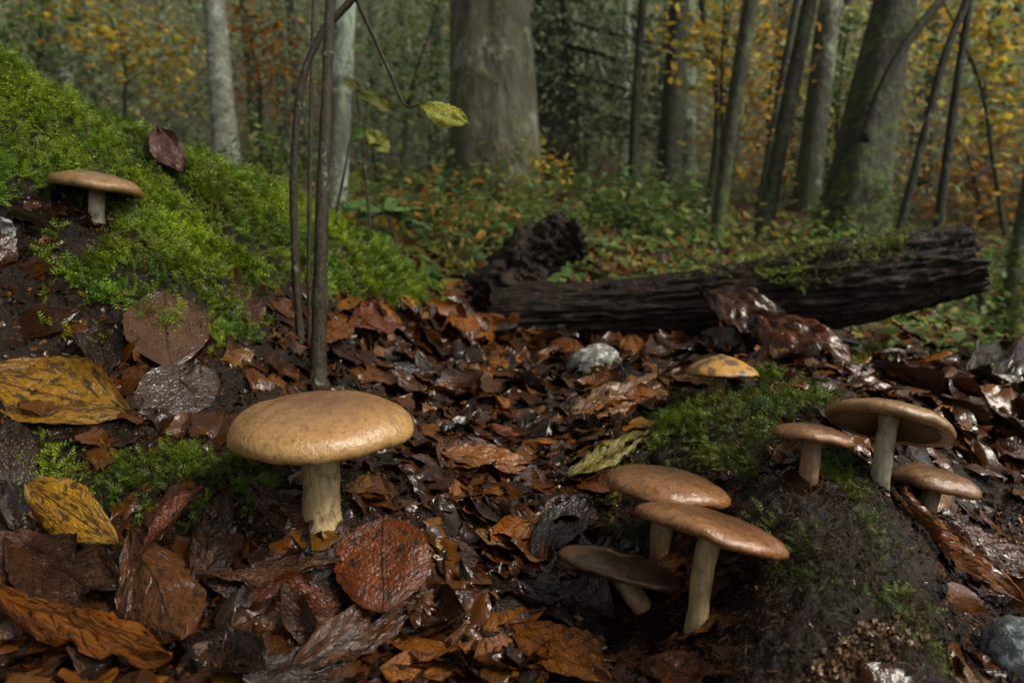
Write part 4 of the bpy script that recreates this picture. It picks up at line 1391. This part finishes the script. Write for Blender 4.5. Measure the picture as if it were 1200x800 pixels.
T1 = tree('tree', 'thick mossy grey beech trunk with flared base', (582,238,4.5), [(578,120),(573,0)], 100, 90, 'beech', 8, 'olive', 900, .18, 11, noise=.12)
T2 = tree('tree', 'slim pale birch trunk rising behind the moss bank', (263,160,4.6), [(256,70),(250,0)], 27, 24, 'birch', 6, 'yellow', 500, .2, 12)
T3 = tree('tree', 'pale lichen-covered trunk behind the twin stems', (393,250,3.4), [(399,120),(403,0)], 25, 27, 'lichen', 6, 'yellow', 500, .2, 13)
T4 = tree('tree', 'slender dark mossy trunk next to yellow leaves, leaning above the log', (836,306,3.6), [(856,150),(880,0)], 16, 18, 'mossy', 6, 'yellow', 500, .3, 14)
T5 = tree('tree', 'dark leaning trunk between the slender mossy one and the grey one', (890,300,4.2), [(918,150),(949,0)], 19, 17, 'dark', 6, 'yellow', 400, .3, 15)
T6 = tree('tree', 'broad grey-green leaning trunk behind the dark leaning one', (938,290,5.4), [(955,150),(974,0)], 28, 26, 'grey', 7, 'olive', 600, .3, 16)
T7 = tree('tree', 'large leaning trunk with bright moss round its foot', (998,296,4.0), [(1018,150),(1050,0)], 66, 46, 'mossy', 8, 'yellow', 900, .35, 17)
T8 = tree('tree', 'thin dark sapling trunk curving outward past the large mossy trunk', (1052,278,3.2), [(1080,170),(1106,70),(1135,-5)], 10, 9, 'dark', 5, 'yellow', 300, .2, 18)
T9 = tree('tree', 'thin straight dark sapling trunk on the slope beyond the log end', (1098,278,3.2), [(1117,130),(1137,0)], 11, 8, 'dark', 5, 'orange', 300, .2, 19)
T10 = tree('tree', 'mossy leaning trunk low on the slope beyond the log', (1176,418,2.4), [(1190,310),(1206,215)], 19, 15, 'mossy', 4.5, 'yellow', 300, .3, 20)
T11 = tree('tree', 'thin dark pole of a tree near the thick beech', (739,236,5.2), [(745,120),(753,0)], 11, 9, 'dark', 6, 'green', 300, .2, 21)
T12 = tree('tree', 'dark fuzzy trunk beside a pale grey-green trunk', (782,262,5.6), [(788,130),(797,0)], 30, 22, 'dark', 6, 'olive', 400, .3, 22)
T13 = tree('tree', 'shadowy conifer with drooping branches behind the thick beech', (656,232,7.0), [(652,120),(648,0)], 50, 44, 'dark', 9, 'conifer', 900, .2, 23)
T14 = tree('tree', 'pale grey-green trunk far behind the dark fuzzy one', (806,266,6.5), [(806,130),(807,0)], 20, 17, 'lichen', 7, 'olive', 400, .2, 24)
T15 = tree('tree', 'very thin leaning trunk crossing in front of the dark leaning one', (884,280,4.8), [(908,140),(934,0)], 8, 8, 'dark', 6, 'orange', 300, .2, 25)
T16 = tree('tree', 'forked thin dark trunk amid yellow leaves', (828,275,5.0), [(842,130),(826,30),(822,-10)], 11, 8, 'dark', 6, 'yellow', 300, .2, 26)
# moss cushions round the feet of the two big trunks
for (root_, Q_, R_), n_, hmax in ((T7, 2600, .55), (T1, 2200, .5), (T10, 700, .4)):
    rl = np.array(root_.location)
    hh = rng.uniform(0, 1, n_)**1.6*hmax
    idx = np.clip(np.searchsorted(Q_[:, 2], rl[2]+hh), 1, len(Q_)-1)
    th_ = rng.uniform(0, 2*np.pi, n_)
    f_ = ((rl[2]+hh)-Q_[idx-1, 2])/(Q_[idx, 2]-Q_[idx-1, 2]+1e-9)
    f_ = np.clip(f_, 0, 1)
    ctr = Q_[idx-1]*(1-f_[:, None])+Q_[idx]*f_[:, None]
    rad = R_[idx-1]*(1-f_)+R_[idx]*f_
    out_ = np.stack([np.cos(th_), np.sin(th_), np.zeros(n_)], 1)
    nz_ = fbm(th_*1.2, hh*9, np.zeros(n_), 5, 2)
    kp = nz_ > -.1 + .8*(hh/hmax-.35)
    P = (ctr + out_*rad[:, None])[kp]
    m_ = len(P)
    C = np.array([[.085, .13, .014]])*rng.uniform(.4, 1.5, (m_, 1))
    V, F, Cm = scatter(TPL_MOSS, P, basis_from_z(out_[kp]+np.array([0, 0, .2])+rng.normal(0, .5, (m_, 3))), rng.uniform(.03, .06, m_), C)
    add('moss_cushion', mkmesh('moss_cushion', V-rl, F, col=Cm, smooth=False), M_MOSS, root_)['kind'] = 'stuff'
# limb of the large leaning trunk that arches away to the right
child_tube(T7[0], 'limb', [(1012,165),(1030,112),(1058,58),(1090,16),(1115,-12),(1150,-50)], 3.75, 13, 9, BK['dark'], 30)
# drooping branches of the conifer
for k, (yy, L) in enumerate([(20,150),(48,160),(75,150),(105,130),(140,120),(30,-80),(90,-70)]):
    x0 = 655
    P = stem_path([(x0, yy-25), (x0+L*.5, yy-4), (x0+L, yy+14)], 6.8, 6.6)
    Q = resample(P, 16)
    V, F, uv = tube(Q, np.linspace(.03, .008, 16), 6)
    rl = np.array(T13[0].location)
    br = add('branch', mkmesh('branch', V-rl, F, uv=uv), BK['dark'], T13[0])
    m_ = 260
    cc = Q[rng.integers(2, 16, m_)] + rng.normal(0, 1, (m_, 3))*np.array([.08, .22, .05]) - np.array([0, 0, .08])
    V, F, C = leaf_cloud(cc, .075, 'conifer', .2)
    add('needles', mkmesh('needles', V-rl, F, col=C, smooth=False), M_FOLIAGE, br)['kind'] = 'stuff'
# unseen trees added beside and behind the camera: dense crowns shade the foreground
def shade_tree(label, x0, y0, r0, h, cx, cy, n, seed):
    g = gz(x0, y0)
    root = empty('tree', [x0, y0, g])
    tag(root, label, 'tree')
    rl = np.array(root.location)
    Q = resample([[x0, y0, g-.1], [x0+.05, y0, g+1.5], [x0+(cx-x0)*.15, y0+(cy-y0)*.15, g+h*.6], [x0+(cx-x0)*.4, y0+(cy-y0)*.4, g+h]], 40)
    t = np.linspace(0, 1, 40)
    V, F, uv = tube(Q, r0*(1-.7*t)*(1+.5*np.exp(-t/.03)), 24, .08, 3, seed)
    add('trunk', mkmesh('trunk', V-rl, F, uv=uv), BK['mossy'], root)
    ends = []
    r = np.random.default_rng(seed)
    for k in range(9):
        st = Q[r.integers(22, 39)]
        e = np.array([cx, cy, g+h*.95]) + r.normal(0, 1, 3)*np.array([1.5, 1.5, .5])
        m_ = (st+e)/2 + np.array([0, 0, .3])
        V, F, uv = tube(resample([st, m_, e], 14), np.linspace(r0*.3, .015, 14), 6)
        add('limb', mkmesh('limb', V-rl, F, uv=uv), BK['mossy'], root)
        ends += [e, m_, (e+m_)/2]
    P = np.array(ends)[r.integers(0, len(ends), n)] + r.normal(0, 1, (n, 3))*np.array([.75, .75, .3])
    V, F, C = leaf_cloud(P, .12, 'olive', 1.0)
    add('crown', mkmesh('crown', V-rl, F, col=C, smooth=False), M_FOLIAGE, root)['kind'] = 'stuff'
shade_tree('unseen tall tree added so its crown shades the moss bank', -2.6, -.6, .20, 5.0, -1.2, .6, 12000, 301)
shade_tree('unseen tall tree added so its crown shades the hollow', .6, -2.6, .24, 5.2, .5, -.2, 12000, 302)
shade_tree('unseen tall tree beyond the moss bank, added to shade the foreground', -3.4, 1.2, .18, 5.6, -1.6, -1.6, 9000, 303)

# slim trunks deep in the wood
far = [(18,9),(72,8),(118,10),(160,12),(205,9.5),(305,9),(335,11),(442,10),(478,12),(508,9),(690,9),(716,11),(770,10),(868,12),(968,9),(1068,10),(1150,9),(1172,11),(1030,12),(620,12),(600,8),(845,7),(862,8),(912,7.5),(930,9),(1085,7),(1010,8),(730,8),(355,8),(90,7),(-60,9),(-140,8),(1260,8),(1340,9)]
for k, (fx, fd) in enumerate(far):
    ln = (fx-600)*.05 + random.uniform(-8, 8)
    w = random.uniform(9, 17)
    p0 = at(fx, 215, fd)
    tree('tree', 'slim distant trunk deep in the autumn wood', (fx, 215, fd), [(fx+ln*.5, 100), (fx+ln, 0)], w, w*.85, random.choice(['dark', 'grey', 'grey', 'lichen', 'dark']), 7, random.choice(['yellow', 'orange', 'olive']), 260, .2, 40+k, 'distant trees of the autumn wood', 3)

# ------------------------------------------------------------------ saplings with coloured leaves in view
def leafy(name, label, cat, foot, d, sprays, pal, size, group=None, wood='dark', w=6, per=60, spread=.16):
    """stem from the ground with side twigs, each ending in a spray of leaves"""
    Fp = at(foot[0], foot[1], d)
    gzz = gz(Fp[0], Fp[1])
    root = empty(name, [Fp[0], Fp[1], gzz])
    rl = np.array(root.location)
    tag(root, label, cat, group)
    c = np.mean([at(s[0], s[1], d) for s in sprays], 0)
    top = max(sprays, key=lambda s: -s[1])
    Tp = at(top[0], top[1], d)
    mid = (np.array([Fp[0], Fp[1], gzz])+Tp)/2*.5 + c*.5
    Q = resample([np.array([Fp[0], Fp[1], gzz-.03]), mid*.5+np.array([Fp[0], Fp[1], gzz])*.5, mid, Tp], 30)
    V, F, uv = tube(Q, np.linspace(w, w*.4, 30)/2*d/FPX, 7)
    add('stem', mkmesh('stem', V-rl, F, uv=uv), BK[wood], root)
    for s in sprays:
        e = at(s[0], s[1], d) + np.array([0, random.uniform(-.3, .3)*spread*3, 0])
        j = int(np.argmin(np.linalg.norm(Q-e, axis=1)*1.0 + np.abs(Q[:, 2]-(e[2]-.12))))
        V, F, uv = tube(resample([Q[j], (Q[j]+e)/2+np.array([0, 0, .03]), e], 10), np.linspace(w*.3, w*.12, 10)/2*d/FPX, 5)
        tw = add('twig', mkmesh('twig', V-rl, F, uv=uv), BK[wood], root)
        t = rng.uniform(.35, 1.15, per)[:, None]
        P = Q[j]*(1-t)+e*t + rng.normal(0, 1, (per, 3))*np.array([spread, spread, spread*.7])*(s[2] if len(s) > 2 else 1)
        V, F, C = leaf_cloud(P, size, pal, .9)
        add('leaf_spray', mkmesh('leaf_spray', V-rl, F, col=C, smooth=False), M_FOLIAGE, tw)['kind'] = 'stuff'
    return root
leafy('sapling', 'yellow-leaved sapling amid the leaning trunks', 'sapling', (845,290), 4.6, [(836,60),(860,40),(845,20),(870,90),(880,120),(815,45),(790,60),(850,-20)], 'yellow', .07)
leafy('sapling', 'orange-leaved sapling behind the slender mossy trunk', 'sapling', (900,280), 5.5, [(880,130),(900,100),(870,160),(905,60),(890,200),(915,20)], 'orange', .07)
leafy('sapling', 'tall golden sapling beyond the log end', 'sapling', (1170,330), 4.6, [(1150,30),(1180,60),(1130,60),(1190,110),(1160,100),(1195,20),(1120,20),(1175,150),(1100,-10)], 'yellow', .08)
leafy('sapling', 'rusty orange sapling low on the slope beyond the log end', 'sapling', (1140,330), 5.0, [(1120,220),(1150,200),(1180,190),(1100,240),(1160,250),(1190,240),(1130,170)], 'orange', .08)
leafy('sapling', 'golden sapling behind the moss bank left of the birch', 'sapling', (150,220), 5.0, [(110,40),(140,60),(170,50),(200,80),(130,20),(180,100),(90,20),(215,60)], 'yellow', .07)
leafy('sapling', 'yellow and amber sapling right of the birch', 'sapling', (310,240), 5.5, [(300,40),(320,70),(290,90),(330,30),(310,120),(340,90),(285,20)], 'orange', .07)
leafy('sapling', 'small yellow-green sapling at the foot of the beech', 'sapling', (640,245), 3.6, [(640,175),(655,190),(628,185),(662,205),(632,210)], 'yellow', .055, per=14, w=4, spread=.06)
leafy('sapling', 'green-leaved sapling between the lichen trunk and the beech', 'sapling', (470,260), 5.5, [(440,60),(470,40),(500,70),(460,110),(490,130),(520,90),(510,20),(430,130)], 'green', .07)
leafy('sapling', 'pale green sapling filling the gap left of the large leaning trunk', 'sapling', (975,280), 6.0, [(975,90),(960,120),(985,60),(970,180),(990,130),(965,220),(995,20)], 'green', .08)
leafy('sapling', 'tall green sapling at the far edge of the moss bank', 'sapling', (50,180), 5.2, [(30,30),(60,50),(20,60),(80,80),(50,10),(5,20)], 'green', .07)

# bushes on the forest floor
def bush(label, px, py, d, wpx, hpx, pal, n=260, group=None, size=.05):
    sp = []
    for _ in range(9):
        sp.append((px+random.uniform(-.5, .5)*wpx, py-random.uniform(.2, 1)*hpx))
    p = at(px, py, d)
    g = gz(p[0], p[1])
    return leafy('shrub', label, 'shrub', (px, py), d, sp, pal, size, group, 'dark', 4, n//9, .11)
bush('low green bush at the left foot of the beech', 545, 265, 3.9, 70, 50, 'green')
bush('leafy olive bush at the right foot of the beech', 615, 270, 3.6, 70, 60, 'olive')
bush('green bush growing above the black stump', 700, 300, 3.0, 100, 75, 'green', 640)
bush('bright green bush behind the middle of the log', 760, 305, 3.0, 100, 75, 'green', 640)
bush('olive bush behind the moss patch on the log', 880, 310, 3.1, 90, 40, 'olive')
bush('fresh green bush at the foot of the large leaning trunk', 960, 305, 3.4, 80, 40, 'green')
bush('low green bush in the gap under the raised log end', 1080, 400, 2.2, 90, 50, 'green', 300, None, .035)
bush('leafy green bush right of the raised log end', 1150, 360, 2.8, 80, 70, 'green', 300, None, .045)
bush('olive bush beside the mossy leaning trunk on the slope', 1215, 430, 2.4, 80, 60, 'olive', 260, None, .04)
bush('yellow-green bush above the top of the hollow', 560, 315, 2.4, 80, 60, 'olive', 300, None, .04)
bush('bushy green clump behind the mossy slope', 450, 270, 2.6, 90, 60, 'green', 300, None, .04)
bush('tawny undergrowth bush at the top of the hollow', 510, 300, 2.1, 70, 50, 'orange', 240, None, .035)
bush('spreading green bush in front of the beech foot', 590, 300, 2.6, 110, 55, 'green', 520, None, .045)
bush('fern-like green clump above the green seedling', 490, 285, 2.3, 80, 50, 'green', 420, None, .04)
bush('bright green clump between the stump and the hollow', 570, 330, 1.9, 60, 50, 'green', 300, None, .03)
bush('green bush behind the birch', 320, 215, 3.6, 90, 60, 'green', 300)
bush('tangled olive bush between the dark pole and the conifer', 690, 250, 5.0, 80, 70, 'olive', 380)
bush('green bush under the pale grey-green trunk', 800, 270, 4.6, 80, 70, 'green', 380)

# ------------------------------------------------------------------ far autumn wood: one mass of leaves
n = 210000
a = np.radians(rng.uniform(-62, 62, n))
r = 6.5*(26/6.5)**rng.uniform(0, 1, n)
x, y = r*np.sin(a), r*np.cos(a)
g = ground(x, y, False)
el = rng.uniform(-.06, .34, n)
z = CAMZ + r*np.tan(el)
dens = fbm(x*.9, y*.9, z*.9, 101, 3)
kp = (z > g+.02) & (rng.uniform(-.55, .35, n) < dens)
x, y, z, r = x[kp], y[kp], z[kp], r[kp]
n = len(x)
P = np.stack([x, y, z], 1)
ad = np.degrees(np.arctan2(x, y))
h1 = fbm(x*.35, y*.35, z*.8, 111, 3)
elv = (z-CAMZ)/r
autumn = -.02 + 1.1*h1 + .22*np.exp(-((ad+24)/9)**2) + .28*np.exp(-((ad-33)/10)**2) + .3*np.exp(-((ad-18)/7)**2) - .35*np.exp(-((ad-2)/8)**2) - .1*np.exp(-((ad+9)/6)**2) + rng.normal(0, .25, n)
pal = np.array([[.20, .26, .13], [.27, .33, .16], [.36, .37, .16], [.56, .46, .12], [.50, .33, .10]])
ti = np.clip((autumn*3.2+.6), 0, 4.99).astype(int)
C = pal[ti]*rng.uniform(.5, 1.2, (n, 1))
R = basis_from_z(np.array([0, 0, .5])+rng.normal(0, .6, (n, 3)))
V, F, Cc = scatter(TQ, P, R, rng.uniform(.07, .13, n)*np.clip(r/11, .7, 1.6), C)

tag(add('autumn_wood', mkmesh('autumn_wood', V, F, col=Cc, smooth=False), M_FOLIAGE), 'mass of yellow and green foliage deep in the autumn wood', 'wood', kind='stuff')

# leaf fall and low herbs on the forest floor beyond the bank
x, y = sample_ground(26000, -55, 55, 1.5, 9, 1.0)
N = gnormals(x, y)
n = len(x)
R = basis_from_z(N+rng.normal(0, .35, (n, 3)))
C = np.concatenate([LITTER_COLS, PAL['green'], PAL['olive']])
w_ = np.array([1, 1.5, 1, .6, .5, 1, .8, 2.4, 2.4, 2.4, 2.4, 1.3, 1.3, 1.3, .8]); w_ /= w_.sum()
C = C[rng.choice(len(C), n, p=w_)]*rng.uniform(.6, 1.2, (n, 1))
V, F, Cc = scatter(TQ, np.stack([x, y, ground(x, y)+.012], 1), R, rng.uniform(.04, .085, n), C)
tag(add('forest_floor_litter', mkmesh('forest_floor_litter', V, F, col=Cc), M_FOLIAGE), 'autumn leaf fall and low herbs over the forest floor behind', 'leaf litter', kind='stuff')


# ------------------------------------------------------------------ damp air of the wood
hm, hnt, hb, hout = newmat('damp_air')
hnt.nodes.remove(hb)
pv = hnt.nodes.new('ShaderNodeVolumePrincipled')
pv.inputs['Color'].default_value = (.84, .86, .76, 1)
pv.inputs['Density'].default_value = .0016
hnt.links.new(pv.outputs[0], hout.inputs['Volume'])
HV = np.array([(a, b, c) for a in (-66, 66) for b in (-66, 66) for c in (-3.0, 30.0)], float)
HF = np.array([(0, 1, 3, 2), (4, 6, 7, 5), (0, 4, 5, 1), (2, 3, 7, 6), (0, 2, 6, 4), (1, 5, 7, 3)])
tag(add('haze', mkmesh('haze', HV, HF, smooth=False), hm), 'pale damp air hanging through the autumn wood', 'haze', kind='stuff')
bpy.context.view_layer.update()
